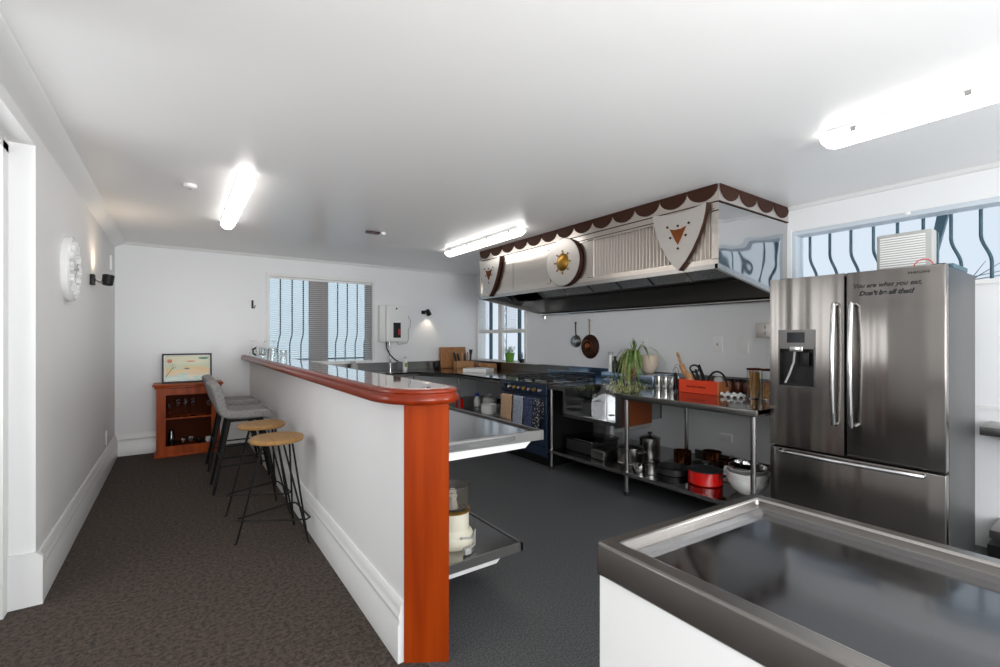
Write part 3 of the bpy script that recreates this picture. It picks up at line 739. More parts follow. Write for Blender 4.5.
# ================================================================== RANGE COOKER
ry0, ry1 = 3.76, 4.61
rc = thing('range_cooker', 'wide navy range cooker with brass knobs under the hood', 'cooker', (3.6, 4.19, 0))
MB().box(3.285, 3.98, ry0, ry1, 0.10, 0.895).build('body', M['black'], rc)
MB().box(3.255, 3.285, ry0, ry1, 0.775, 0.905, 0.006).build('control_panel', M['navy'], rc)
for i in range(7):
    yk = ry0 + 0.10 + i * 0.092
    kn = MB().lathe([(0, 3.222), (0.017, 3.223), (0.020, 3.230), (0.022, 3.254), (0, 3.254)], (0, yk, 0.835), 16, 'x').build('knob', M['gold' if i % 2 else 'steel'], rc)
    MB().box(3.214, 3.224, yk - 0.003, yk + 0.003, 0.82, 0.85).build('pointer', M['steel'], kn)
MB().lathe([(0, 3.249), (0.024, 3.249), (0.024, 3.254), (0, 3.254)], (0, ry1 - 0.10, 0.84), 18, 'x').build('clock_dial', M['black'], rc)
od = MB().box(3.262, 3.285, ry0 + 0.01, ry1 - 0.01, 0.22, 0.765, 0.005).build('oven_door', M['navy'], rc)
MB().box(3.257, 3.262, ry0 + 0.10, ry1 - 0.10, 0.32, 0.64).build('window', M['dark_glass'], od)
MB().cyl((3.225, ry0 + 0.03, 0.722), (3.225, ry1 - 0.03, 0.722), 0.011).cyl((3.225, ry0 + 0.05, 0.722), (3.264, ry0 + 0.05, 0.722), 0.008).cyl((3.225, ry1 - 0.05, 0.722), (3.264, ry1 - 0.05, 0.722), 0.008).build('handle', M['steel'], od)
MB().box(3.27, 3.285, ry0 + 0.01, ry1 - 0.01, 0.11, 0.21, 0.004).build('storage_drawer', M['navy'], rc)
MB().box(3.33, 3.93, ry0 + 0.03, ry1 - 0.03, 0.0, 0.10).build('plinth', M['black'], rc)
MB().box(3.255, 4.0, ry0, ry1, 0.895, 0.915, 0.004).build('hob_top', M['dark_steel_top'], rc)
for i, (bx, by) in enumerate(((3.45, 3.92), (3.8, 3.92), (3.62, 4.185), (3.45, 4.45), (3.8, 4.45))):
    r = 0.06 if i == 2 else 0.042
    bn = MB().lathe([(0, 0.915), (r, 0.915), (r, 0.93), (r * 0.7, 0.94), (0, 0.942)], (bx, by, 0), 18).build('burner', M['iron'], rc)
for gy in (3.92, 4.185, 4.45):
    gr = MB()
    for s_ in (-1, 1): gr.box(3.31, 3.95, gy + s_ * 0.12 - 0.006, gy + s_ * 0.12 + 0.006, 0.945, 0.957)
    for x in (3.31, 3.45, 3.62, 3.80, 3.938): gr.box(x, x + 0.012, gy - 0.12, gy + 0.12, 0.945, 0.957)
    for x in (3.31, 3.938):
        for s_ in (-1, 1): gr.box(x, x + 0.012, gy + s_ * 0.12 - 0.006, gy + s_ * 0.12 + 0.006, 0.915, 0.95)
    gr.build('trivet', M['iron'], rc)
MB().box(4.0, 4.02, ry0, ry1, 0.895, 1.0).box(4.02, 4.43, ry0, ry1, 0.88, 0.90).box(4.40, 4.43, ry0, ry1, 0.9, 1.03).build('splash_back', M['steel_blue_reflection'], rc)


def towel(label, y0, y1, zf, zbk, mt, wav=0.004, name='tea_towel'):
    n = 14; vs = []; fs = []
    prof_ = [(3.206, zf)] + [(3.206 + 0.0, zf + (0.722 - zf) * k / 6) for k in range(1, 6)] + [(3.206, 0.722), (3.209, 0.733), (3.217, 0.739), (3.225, 0.7405), (3.233, 0.739), (3.241, 0.733), (3.244, 0.722), (3.244, (0.722 + zbk) / 2), (3.244, zbk)]
    L = len(prof_)
    for i in range(n + 1):
        y = y0 + (y1 - y0) * i / n
        for j, (x, z) in enumerate(prof_):
            w = wav * math.sin(i * 1.3 + 0.5) * max(0, min(1, (0.722 - z) * 6)) if j < 7 else 0
            vs.append((x - abs(w) * 1.5, y + (0.01 * math.sin(j) if j < 4 else 0), z))
    for i in range(n):
        for j in range(L - 1): fs.append((i * L + j, (i + 1) * L + j, (i + 1) * L + j + 1, i * L + j + 1))
    o = MB().add(vs, fs, True).build(name, mt, None, (3.225, (y0 + y1) / 2, zf))
    sd = o.modifiers.new('solid', 'SOLIDIFY'); sd.thickness = 0.004; sd.offset = 1
    return tag(o, label, 'towel', 'tea towels on the oven rail')


towel('tan tea towel hanging at the left end of the oven rail', 4.32, 4.535, 0.43, 0.50, M['towel_tan'])
towel('pale blue-grey tea towel between the tan and navy ones', 4.11, 4.29, 0.37, 0.5, M['towel_grey'])
towel('navy tea towel hanging right of the pale grey towel', 3.94, 4.085, 0.31, 0.5, M['towel_navy'])
towel('black tea towel with white dots at the right end of the oven rail', 3.80, 3.925, 0.33, 0.5, M['towel_dot'])

# ================================================================== CORNER BENCH (L shape)
cb = thing('corner_bench', 'dark steel corner bench with upstand running along the back wall', 'bench', (2.7, 6.6, 0))
Lp = [(0.962, 6.32), (2.95, 6.32), (3.26, 5.75), (3.26, 4.615), (4.436, 4.615), (4.436, YB - 0.004), (0.962, YB - 0.004)]
MB().prism(Lp, 'z', 0.885, 0.905).build('worktop', M['dark_steel_top'], cb)
MB().prism([(0.962, 6.32), (2.95, 6.32), (3.26, 5.75), (3.26, 4.615), (3.275, 4.615), (3.275, 5.755), (2.96, 6.335), (0.962, 6.335)], 'z', 0.845, 0.907).build('edge', M['steel_edge'], cb)
MB().box(0.962, 4.436, YB - 0.025, YB - 0.004, 0.905, 1.025).box(4.415, 4.436, 4.615, YB - 0.025, 0.905, 1.025).build('upstand', M['steel_edge'], cb)
MB().box(3.30, 4.43, 4.63, 6.9, 0.375, 0.395).box(0.97, 3.3, 6.40, 7.05, 0.375, 0.395).build('lower_shelf', M['steel_edge'], cb)
for x, y in ((3.30, 4.64), (3.30, 5.72), (2.9, 6.36), (1.1, 6.36), (1.1, 7.0), (4.38, 4.66), (4.38, 5.72)):
    MB().cyl((x, y, 0), (x, y, 0.885), 0.019).build('leg', M['steel_edge'], cb)
# set-in sink with mixer
MB().prism([(2.0, 6.45), (2.5, 6.45), (2.5, 6.88), (2.0, 6.88)], 'z', 0.9052, 0.9075).build('sink_rim', M['chrome'], cb)
MB().box(2.03, 2.47, 6.48, 6.85, 0.9076, 0.9084).build('sink_bowl', M['dark_steel_top'], cb)
tp = thing('mixer_tap', 'chrome swan neck tap standing behind the bar beneath the water heater', 'tap', (2.75, 6.93, 0.905))
MB().cyl((2.75, 6.93, 0.905), (2.75, 6.93, 1.02), 0.016).tube([(2.75, 6.93, 1.02), (2.75, 6.91, 1.09), (2.72, 6.84, 1.10), (2.69, 6.78, 1.06)], 0.010).build('spout', M['chrome'], tp)
MB().cyl((2.77, 6.93, 1.0), (2.84, 6.93, 1.04), 0.007).build('lever', M['chrome'], tp)
# bottles by the sink
so = thing('dish_soap_bottle', 'white detergent bottle beside the tap left of the cutting board', 'bottle', (2.97, 6.86, 0.905))
MB().lathe([(0, 0), (0.036, 0), (0.038, 0.02), (0.036, 0.14), (0.024, 0.17), (0.012, 0.18), (0, 0.18)], (2.97, 6.86, 0.906), 16).build('body', M['ceramic'], so)
MB().lathe([(0.014, 0.18), (0.014, 0.20), (0.006, 0.215), (0, 0.22)], (2.97, 6.86, 0.906), 12).build('cap', M['fan_grey'], so)
MB().box(2.945, 2.99, 6.822, 6.824, 0.955, 1.02).build('label_patch', M['leaf_pale'], so)
so = thing('round_dispenser', 'round grey brush stand at the sink below the window', 'dispenser', (2.18, 6.93, 0.905))
MB().lathe([(0, 0), (0.055, 0), (0.062, 0.03), (0.05, 0.10), (0.02, 0.135), (0.012, 0.16), (0, 0.162)], (2.18, 6.93, 0.906), 18).build('body', M['fan_grey'], so)
MB().tube([(2.18, 6.93, 1.06), (2.12, 6.93, 1.06)], 0.006).build('nozzle', M['steel'], so)

# water heater
wh = thing('water_heater', 'white wall water heater with dark control window left of the spot lamp', 'water heater', (2.83, 7.04, 1.36))
MB().box(2.69, 3.05, 6.93, 7.085, 1.355, 1.935, 0.015).build('housing', M['white'], wh)
MB().box(2.60, 2.69, 6.98, 7.085, 1.355, 1.935, 0.01).build('side_cover', M['ceramic'], wh)
MB().box(2.80, 2.925, 6.925, 6.931, 1.42, 1.66, 0.002).build('control_window', M['black_plastic'], wh)
MB().box(2.882, 2.912, 6.921, 6.925, 1.47, 1.56).build('red_display', M['red'], wh)
MB().lathe([(0, 6.921), (0.012, 6.921), (0.014, 6.93), (0, 6.93)], (2.855, 0, 1.885), 12, 'y').build('indicator', M['black_plastic'], wh)
MB().tube([(2.71, 7.0, 1.355), (2.715, 6.99, 1.25), (2.76, 6.97, 1.15), (2.84, 6.96, 1.07), (2.89, 6.96, 1.045)], 0.011).build('hose', M['black_plastic'], wh)
MB().cyl((2.76, 7.0, 1.355), (2.76, 7.0, 1.31), 0.015).cyl((2.76, 7.0, 1.31), (2.76, 7.0, 0.93), 0.008).build('pipe', M['steel'], wh)
MB().lathe([(0.025, -0.006), (0.035, 0), (0.025, 0.006), (0.018, 0), (0.025, -0.006)], (2.90, 6.95, 1.04), 16, 'z', False).build('shower_head', M['chrome'], wh)
MB().tube([(3.05, 7.078, 1.80), (3.12, 7.078, 1.77), (3.16, 7.078, 1.70), (3.15, 7.078, 1.60), (3.12, 7.078, 1.55), (3.13, 7.078, 1.42), (3.10, 7.078, 1.335), (2.95, 7.078, 1.31), (2.92, 7.078, 1.355)], 0.005).box(3.05, 3.10, 7.06, 7.086, 1.80, 1.87).build('cable', M['fan_grey'], wh)

# cutting boards, caddy with knives
cbd = thing('cutting_board', 'large square wooden board leaning in the far bench corner', 'cutting board', (3.885, 6.90, 0.905))
MB().obox((3.885, 6.93, 1.085), (0.50, 0.024, 0.35), Matrix.Rotation(-0.12, 3, 'X')).build('board', M['board_wood'], cbd)
tag(MB().tube([(3.55, 6.9, 0.93), (3.54, 6.9, 1.0), (3.58, 6.88, 1.03), (3.55, 6.88, 0.96), (3.59, 6.9, 0.92)], [0.02, 0.03, 0.02, 0.03, 0.02], 8).build('trivet_stand', M['iron'], None, (3.57, 6.9, 0.905)), 'dark iron curl stand left of the wooden board', 'stand')
kb = thing('knife_caddy', 'open wooden caddy holding black handled knives by the board', 'knife holder', (3.94, 6.66, 0.905))
MB().box(3.78, 4.10, 6.60, 6.61, 0.906, 1.035).box(3.78, 4.10, 6.72, 6.73, 0.906, 1.035).box(3.78, 3.79, 6.61, 6.72, 0.906, 1.035).box(4.09, 4.10, 6.61, 6.72, 0.906, 1.035).box(3.79, 4.09, 6.61, 6.72, 0.906, 0.915).build('box', M['light_wood'], kb)
kcols = ['black_plastic', 'black_plastic', 'light_wood', 'black_plastic', 'light_wood', 'black_plastic']
klab = ['leftmost black handled knife leaning out of the wooden caddy', 'second black handled knife from the left in the caddy', 'thin wooden spoon handle in the middle of the caddy', 'short black handle right of the thin wooden one', 'wooden handle right of centre in the caddy', 'tallest black spatula at the right of the caddy']
for i in range(6):
    x = 3.82 + i * 0.048; dx = (-0.07, -0.05, -0.01, 0.0, 0.0, 0.02)[i]; hz = (0.15, 0.13, 0.16, 0.13, 0.15, 0.19)[i]
    mb = MB().cyl((x, 6.665, 0.918), (x + dx * 0.4, 6.665, 1.03), 0.006, seg=6)
    mb.tube([(x + dx * 0.4, 6.665, 1.03), (x + dx * 0.7, 6.665, 1.03 + hz * 0.5), (x + dx, 6.665, 1.03 + hz)], [0.015, 0.019, 0.015 if i < 5 else 0.032], 8)
    tag(mb.build('knife' if i not in (2, 4, 5) else 'kitchen_utensil', M[kcols[i]], None, (x, 6.665, 0.92)), klab[i], 'utensil', 'utensils in the wooden caddy')
tr = thing('white_tray', 'white rectangular dish beside the cooker on the corner bench', 'dish', (3.75, 5.80, 0.905))
MB().prism([(3.49, 5.93), (3.70, 5.62), (3.92, 5.74), (3.90, 6.05), (3.7, 6.12)], 'z', 0.906, 0.957).build('dish', M['ceramic'], tr)
for i, (x, y, lab) in enumerate(((4.26, 6.66, 'left small wooden box behind the white dish'), (4.28, 6.42, 'right small wooden box behind the white dish'))):
    tag(MB().box(x - 0.09, x + 0.09, y - 0.11, y + 0.11, 0.906, 0.985, 0.004).box(x - 0.08, x + 0.08, y - 0.09, y + 0.09, 0.985, 0.992).build('wooden_box', M['light_wood'], None, (x, y, 0.905)), lab, 'box', 'small wooden boxes in the corner')
tag(MB().sphere((4.02, 6.36, 0.945), 0.035, 10, (1.2, 1, 1)).cyl((4.02, 6.36, 0.97), (4.03, 6.34, 1.0), 0.008, seg=6).build('onion', M['brown_jar'], None, (4.02, 6.36, 0.905)), 'small brown onion lying behind the white dish', 'onion')


def herb(t, cx, cy, cz, n, h, r, mt, name='foliage', seed=1):
    rnd = random.Random(seed); m_ = MB()
    for i in range(n):
        a = rnd.random() * 2 * PI; rr = r * rnd.random() ** 0.6; hh = h * (0.4 + 0.6 * rnd.random())
        top = (cx + rr * math.cos(a), cy + rr * math.sin(a), cz + hh)
        m_.cyl((cx + 0.3 * rr * math.cos(a), cy + 0.3 * rr * math.sin(a), cz), top, 0.0015, seg=4)
        for q in range(3):
            b = rnd.random() * 2 * PI; l = 0.035
            d = Vector((math.cos(b), math.sin(b), 0.3 * rnd.random()))
            p0 = Vector(top) - Vector((0, 0, q * 0.02))
            m_.ribbon([p0, p0 + d * l * 0.5 + Vector((0, 0, 0.006)), p0 + d * l], 0.024, (-math.sin(b), math.cos(b), 0), 0.001)
    m_.build(name, mt, t)


gp = thing('potted_herb', 'green potted herb on the sill of the corner window', 'potted plant', (4.36, 5.93, 1.03))
MB().lathe([(0, 0), (0.058, 0), (0.062, 0.01), (0.078, 0.14), (0.082, 0.145), (0.075, 0.15), (0.07, 0.14), (0, 0.135)], (4.36, 5.93, 1.028), 20).build('pot', M['green_pot'], gp)
herb(gp, 4.36, 5.93, 1.16, 26, 0.13, 0.085, M['leaf'], seed=4)
structure('trim_5', MB().box(4.30, 4.44, 5.2, 7.03, 1.025, 1.029), M['trim'])
pp = thing('small_dark_plant', 'tiny dark potted plant right of the green herb pot', 'potted plant', (4.38, 5.64, 1.03))
MB().lathe([(0, 0), (0.035, 0), (0.042, 0.06), (0, 0.06)], (4.38, 5.64, 1.03), 14).build('pot', M['black_plastic'], pp)
herb(pp, 4.38, 5.64, 1.085, 10, 0.11, 0.04, M['bar_iron'], seed=9)

# shelf things beneath the corner bench
def pot(name, label, cat, c, r, h, mt, lid=None, knob=None, handles=None, group=None, wall=0.004, hm='steel'):
    t = thing(name, label, cat, c, group)
    MB().lathe([(0, 0), (r * 0.94, 0), (r, h * 0.08), (r, h), (r + 0.004, h), (r - wall, h), (r - wall, h * 0.1), (0, h * 0.06)], c, 28, caps=False).build('body', mt, t)
    if lid: MB().lathe([(r + 0.003, h), (r + 0.003, h + 0.006), (r * 0.6, h + 0.022), (0, h + 0.028)], c, 28, caps=False).build('lid', lid, t)
    if knob: MB().lathe([(0.008, h + 0.026), (0.010, h + 0.036), (0.022, h + 0.045), (0.020, h + 0.060), (0, h + 0.064)], c, 14).build('knob', knob, t)
    if handles == 'loop':
        for s_ in (-1, 1):
            MB().tube([(c[0] + 0.04 * math.sin(-1), c[1] + s_ * r * 0.97, c[2] + h * 0.8), (c[0] - 0.03, c[1] + s_ * (r + 0.03), c[2] + h * 0.82), (c[0] + 0.03, c[1] + s_ * (r + 0.03), c[2] + h * 0.82), (c[0] + 0.034, c[1] + s_ * r * 0.97, c[2] + h * 0.8)], 0.006).build('handle', M[hm], t)
    elif handles:
        d = Vector((math.cos(handles), math.sin(handles), 0)); p = Vector(c) + d * r * 0.98 + Vector((0, 0, h * 0.8))
        MB().tube([p, p + d * 0.05 + Vector((0, 0, 0.01)), p + d * 0.13 + Vector((0, 0, 0.02))], [0.007, 0.009, 0.011], 8, 0.6).build('handle', M[hm], t)
    return t


sz = 0.396
rk = thing('red_jar', 'small red jar on the shelf under the corner bench', 'jar', (3.36, 5.80, sz))
MB().lathe([(0, 0), (0.055, 0), (0.058, 0.01), (0.058, 0.13), (0.03, 0.145), (0, 0.145)], (3.36, 5.80, sz), 14).build('body', M['red'], rk)
MB().lathe([(0.035, 0.145), (0.035, 0.16), (0, 0.162)], (3.36, 5.80, sz), 14).build('lid', M['chrome'], rk)
for i, (x, y, c_, lab) in enumerate(((3.66, 5.80, 'ceramic', 'white spray bottle with blue top on the shelf left of the kettle'),)):
    t = thing('spray_bottle', lab, 'bottle', (x, y, sz))
    MB().lathe([(0, 0), (0.045, 0), (0.05, 0.02), (0.05, 0.10), (0.02, 0.15), (0, 0.15)], (x, y, sz), 14).build('body', M[c_], t)
    MB().box(x - 0.02, x + 0.02, y - 0.03, y + 0.03, sz + 0.15, sz + 0.20, 0.006).build('trigger', M['blue_plastic'], t)
pot('white_saucepan', 'white lidded pot on the shelf under the corner bench', 'pot', (3.72, 5.55, sz), 0.105, 0.14, M['ceramic'], M['ceramic'], M['steel'])
t = pot('mixing_bowl', 'white bowl at the shelf front under the corner bench', 'bowl', (3.46, 5.17, sz), 0.12, 0.12, M['ceramic'])
pot('steel_colander', 'steel bowl beside the cooker on the shelf under the bench', 'bowl', (3.47, 4.86, sz), 0.10, 0.17, M['steel'])
tag(MB().lathe([(0, 0), (0.15, 0), (0.17, 0.03), (0.165, 0.03), (0.145, 0.005), (0, 0.005)], (3.90, 5.25, sz), 26, caps=False).build('round_tray', M['black'], None, (3.90, 5.25, sz)), 'round black tray on the shelf under the corner bench', 'tray')
pot('dark_saucepan', 'dark saucepan deep on the shelf behind the white pot', 'pan', (3.98, 5.62, sz), 0.10, 0.09, M['iron'])

# ================================================================== SINK BENCH
ZS = 0.205
sk = thing('sink_bench', 'stainless sink bench with a low fronted deep bowl right of the cooker', 'sink', (3.8, 3.2, 0))
sy0, sy1 = 2.79, 3.503
MB().box(3.27, 4.436, sy1, 3.738, 0.885, 0.905).box(3.92, 4.436, 2.735, sy1, 0.885, 0.905).box(3.27, 3.92, 2.735, sy0, 0.885, 0.905).build('worktop', M['steel_top'], sk)
MB().box(3.258, 3.272, sy1, 3.738, 0.86, 0.907).box(3.258, 3.272, sy1 - 0.022, sy1 + 0.002, 0.60, 0.907).box(3.258, 3.272, sy0, sy1, 0.60, 0.632).box(3.258, 3.272, 2.735, sy0 + 0.02, 0.60, 0.907).build('edge', M['steel_edge'], sk)
MB().box(3.27, 3.915, sy0, sy1, 0.615, 0.628).box(3.27, 3.915, sy1 - 0.008, sy1, 0.628, 0.89).box(3.27, 3.915, sy0, sy0 + 0.008, 0.628, 0.89).box(3.90, 3.92, sy0, sy1, 0.615, 0.89).build('sink_bowl', M['wavy_mirror'], sk)
MB().lathe([(0, 0.6285), (0.03, 0.6285), (0.034, 0.631), (0, 0.632)], (3.6, 3.15, 0), 18).cyl((3.6, 3.15, 0.615), (3.6, 3.15, 0.45), 0.025).tube([(3.6, 3.15, 0.45), (3.65, 3.2, 0.40), (3.8, 3.3, 0.42), (3.9, 3.3, 0.42), (4.4, 3.3, 0.42)], 0.022).build('waste_pipe', M['fan_grey'], sk)
MB().box(3.28, 3.70, 2.742, 2.75, 0.60, 0.875).build('side_panel', M['orange_panel'], sk)
MB().box(4.0, 4.436, 2.95, 3.66, 0.905, 1.022, 0.006).build('raised_ledge', M['steel_blue_reflection'], sk)
MB().box(4.415, 4.436, 2.735, 3.738, 0.905, 1.03).build('upstand', M['steel_edge'], sk)
MB().box(3.28, 4.42, 2.74, 3.73, ZS - 0.02, ZS).build('lower_shelf', M['steel_top'], sk)
MB().box(3.265, 3.282, 2.74, 3.73, ZS - 0.025, ZS + 0.006).build('shelf_edge', M['steel'], sk)
for x, y in ((3.29, 3.715), (4.2, 3.6)):
    lg = MB().cyl((x, y, 0.02), (x, y, 0.88), 0.018).build('leg', M['steel'], sk)
    MB().lathe([(0, 0), (0.022, 0), (0.024, 0.02), (0.018, 0.035), (0, 0.035)], (x, y, 0), 12).build('foot', M['rubber'], lg)
MB().box(4.02, 4.04, 3.35, 3.60, 0.21, 0.60).build('pipe_box', M['fan_grey'], sk)
tp = thing('sink_tap', 'small chrome tap standing on the ledge behind the deep sink', 'tap', (4.05, 3.45, 1.022))
MB().cyl((3.95, 3.47, 0.905), (3.95, 3.47, 0.96), 0.014).tube([(3.95, 3.47, 0.96), (3.93, 3.46, 0.985), (3.86, 3.44, 0.975)], 0.010).build('spout', M['chrome'], tp)
MB().cyl((3.95, 3.47, 0.96), (3.97, 3.50, 1.0), 0.006).build('lever', M['chrome'], tp)
tp.location = (3.95, 3.47, 0.905)
for ch in tp.children:
    for v in ch.data.vertices: v.co += Vector((4.05 - 3.95, 3.45 - 3.47, 1.022 - 0.905))

# ================================================================== PREP TABLE
pt = thing('prep_table', 'dark polished steel table with lower shelf left of the fridge', 'table', (3.83, 2.12, 0))
ty0, ty1 = 1.56, 2.732
MB().box(3.27, 4.436, ty0, ty1, 0.875, 0.905).build('tabletop', M['dark_steel_top'], pt)
MB().box(3.256, 3.272, ty0, ty1, 0.858, 0.906, 0.003).box(3.27, 4.42, ty0, ty0 + 0.014, 0.858, 0.904).build('edge', M['steel_edge'], pt)
MB().box(4.415, 4.436, ty0, ty1, 0.906, 1.03).build('upstand', M['steel_edge'], pt)
MB().box(3.28, 4.42, ty0, ty1, ZS - 0.02, ZS).build('lower_shelf', M['dark_steel_top'], pt)
MB().box(3.265, 3.282, ty0, ty1, ZS - 0.025, ZS + 0.006).build('shelf_edge', M['steel'], pt)
MB().box(4.40, 4.42, ty0, ty1, ZS, ZS + 0.05).build('shelf_upstand', M['steel'], pt)
for x, y in ((3.29, 2.705), (3.29, 1.60), (4.2, 2.70), (4.2, 1.60)):
    lg = MB().cyl((x, y, 0.02), (x, y, 0.875), 0.019).build('leg', M['steel'], pt)
    MB().lathe([(0, 0), (0.022, 0), (0.025, 0.02), (0.019, 0.035), (0, 0.035)], (x, y, 0), 12).build('foot', M['rubber'], lg)

# --- bottles on the ledge
def bottle(label, c, r, h, mt, capm, neck=0.4, name='bottle', group='bottles on the sink ledge'):
    t = thing(name, label, 'bottle', c, group)
    MB().lathe([(0, 0), (r, 0), (r, h * 0.6), (r * neck, h * 0.78), (r * neck, h * 0.92), (0, h * 0.92)], c, 16).build('body', mt, t)
    MB().lathe([(r * neck + 0.002, h * 0.86), (r * neck + 0.002, h), (0, h)], c, 12).build('cap', capm, t)


bottle('tall white bottle at the left end of the sink ledge', (4.12, 3.62, 1.022), 0.026, 0.225, M['ceramic'], M['fan_grey'], 0.9)
bottle('dark glass bottle right of the tall white bottle', (4.12, 3.555, 1.022), 0.034, 0.18, M['bottle'], M['black'])
bottle('dark bottle with a red cap nearest the trailing plant', (4.13, 3.475, 1.022), 0.034, 0.175, M['bottle'], M['red'])
tag(MB().box(4.20, 4.28, 3.27, 3.36, 1.023, 1.16, 0.004).box(4.195, 4.285, 3.265, 3.365, 1.16, 1.175, 0.003).build('recipe_box', M['ceramic'], None, (4.24, 3.31, 1.022)), 'small white box with dark lid between the bottles and the plant', 'box')

# --- spider plant
pc = Vector((4.26, 3.205, 1.023))
sp = thing('spider_plant', 'trailing spider plant in a beige pot on the sink ledge', 'potted plant', pc)
MB().lathe([(0, 0), (0.045, 0), (0.060, 0.01), (0.092, 0.06), (0.106, 0.12), (0.100, 0.175), (0.090, 0.198), (0.084, 0.19), (0, 0.18)], pc, 26).build('pot', M['pot_ceramic'], sp)
rnd = random.Random(3)


def leaves(n, mt, nm, fn, w=0.016):
    m_ = MB()
    for i in range(n):
        pts_ = fn(i); d = Vector(pts_[-1]) - Vector(pts_[0]); sd = Vector((-d.y, d.x, 0))
        if sd.length < 0.01: sd = Vector((1, 0, 0))
        m_.ribbon(pts_, w * (0.7 + 0.6 * rnd.random()), sd, 0.0008)
    m_.build(nm, mt, sp)


def arch(base, ang, reach, rise, drop, n=9, zmin=0.912):
    out = []
    for i in range(n):
        f = i / (n - 1)
        out.append((base[0] + math.cos(ang) * reach * f ** 0.9, base[1] + math.sin(ang) * reach * f ** 0.9, max(zmin, base[2] + rise * math.sin(PI * min(1, f * 0.85)) - drop * f ** 2.2)))
    return out


crown = Vector((4.14, 3.30, 1.24))
leaves(46, M['leaf'], 'arching_leaves', lambda i: arch(crown, rnd.uniform(1.9, 4.3), rnd.uniform(0.14, 0.27), rnd.uniform(0.02, 0.09), rnd.uniform(0.22, 0.42)), 0.022)
leaves(46, M['leaf_pale'], 'pale_leaves', lambda i: arch(crown + Vector((rnd.uniform(-.06, .02), rnd.uniform(-.06, .06), rnd.uniform(-.12, .05))), rnd.uniform(2.2, 4.2), rnd.uniform(0.10, 0.22), rnd.uniform(0.0, 0.07), rnd.uniform(0.20, 0.40)), 0.018)
leaves(7, M['leaf'], 'upright_leaves', lambda i: [tuple(crown + Vector((rnd.uniform(-.01, .01) - 0.02 * f, 0.02 * f * (i - 3), 0.20 * f * (1 - 0.09 * abs(i - 3)) - 0.02 * f * f))) for f in (0, .25, .5, .75, 1)], 0.02)
leaves(5, M['leaf'], 'side_leaves', lambda i: arch(crown + Vector((0, -0.04, 0.02)), -PI / 2 + rnd.uniform(-0.3, 0.3) - 0.2, 0.22 + 0.05 * i, 0.10, 0.06 + 0.07 * i), 0.014)
leaves(14, M['leaf_dry'], 'hanging_stems', lambda i: [(3.97 + rnd.uniform(-.03, .02), 3.22 + rnd.uniform(-.08, .09), 1.10 - f * 0.18) for f in (0, .3, .6, 1)], 0.012)
leaves(110, M['leaf_pale'], 'plantlets', lambda i: arch(Vector((3.83 + rnd.uniform(-.05, .05), 3.13 + rnd.uniform(-.22, .24), 0.80 + 0.11 * rnd.random())), rnd.uniform(0, 6.28), rnd.uniform(0.03, 0.075), rnd.uniform(0.03, 0.07), 0.01, 6, 0.70), 0.012)

# --- canisters
for i, (y, lab) in enumerate(((2.90, 'left shiny steel canister between the plant and the red crate'), (2.815, 'middle shiny steel canister between the plant and the red crate'), (2.735, 'right shiny steel canister touching the red crate'))):
    t = thing('steel_canister', lab, 'canister', (4.02, y, 0.905), 'steel canisters on the bench')
    MB().lathe([(0, 0), (0.038, 0), (0.040, 0.004), (0.040, 0.105), (0, 0.105)], (4.02, y, 0.906), 22).build('body', M['chrome'], t)
    MB().lathe([(0.041, 0.105), (0.041, 0.118), (0, 0.12)], (4.02, y, 0.906), 22).build('lid', M['steel'], t)

# --- red crate with utensils
ck = thing('red_crate', 'red-orange wooden crate of utensils on the dark steel table', 'crate', (3.93, 2.40, 0.905))
cx0, cx1, cy0, cy1, cz0, cz1 = 3.85, 4.02, 2.165, 2.565, 0.907, 1.025
MB().box(cx0, cx0 + 0.012, cy0 + 0.012, cy1, cz0, cz1).box(cx1 - 0.012, cx1, cy0 + 0.012, cy1, cz0, cz1).box(cx0, cx1, cy1 - 0.012, cy1, cz0, cz1).box(cx0 + 0.01, cx1 - 0.01, cy0 + 0.012, cy1 - 0.01, cz0, cz0 + 0.01).build('crate_box', M['red_crate'], ck)
MB().box(cx0 - 0.001, cx1 + 0.001, cy0, cy0 + 0.012, cz0, cz1).build('end_board', M['terracotta'], ck)
m = MB(); yy = 2.475
for i in range(13):
    w_ = (0.009, 0.006, 0.011)[i % 3]; h_ = (0.012, 0.018, 0.010, 0.014)[i % 4]
    m.box(cx0 - 0.0015, cx0 - 0.0002, yy - w_, yy, 0.958, 0.958 + h_); yy -= w_ + 0.006
m.build('faded_stencil_marks', M['cab_inside'], ck)


def utensil(label, name, mb, mt):
    v = Vector(mb.v[0]); tag(mb.build(name, mt, None, tuple(v)), label, 'utensil', 'utensils in the red crate')


utensil('light wooden rolling pin sticking up at the left of the crate', 'rolling_pin', MB().tube([(3.93, 2.465, 0.93), (3.95, 2.545, 1.06), (3.96, 2.600, 1.15), (3.965, 2.610, 1.165), (3.97, 2.645, 1.25), (3.97, 2.655, 1.27)], [0.026, 0.027, 0.025, 0.012, 0.014, 0.008], 14), M['light_wood'])
utensil('wooden block handle lying low beside the rolling pin', 'wooden_mallet', MB().tube([(3.885, 2.43, 0.93), (3.885, 2.47, 1.06), (3.885, 2.485, 1.08)], [0.03, 0.032, 0.024], 12), M['light_wood'])
utensil('black ring handled scissors in the middle of the crate', 'scissors', MB().tube([(3.93, 2.445 + 0.045 * math.cos(a), 1.125 + 0.032 * math.sin(a)) for a in [i * PI / 8 for i in range(16)]], 0.008, 8, closed=True)
        .tube([(3.93, 2.475, 1.10), (3.93, 2.425, 1.02), (3.93, 2.405, 0.93)], 0.009), M['black_plastic'])
utensil('long black flat spatula leaning in the middle of the crate', 'spatula', MB().tube([(3.95, 2.335, 0.93), (3.95, 2.375, 1.06), (3.95, 2.415, 1.16)], [0.016, 0.018, 0.014], 8, 0.5), M['black_plastic'])
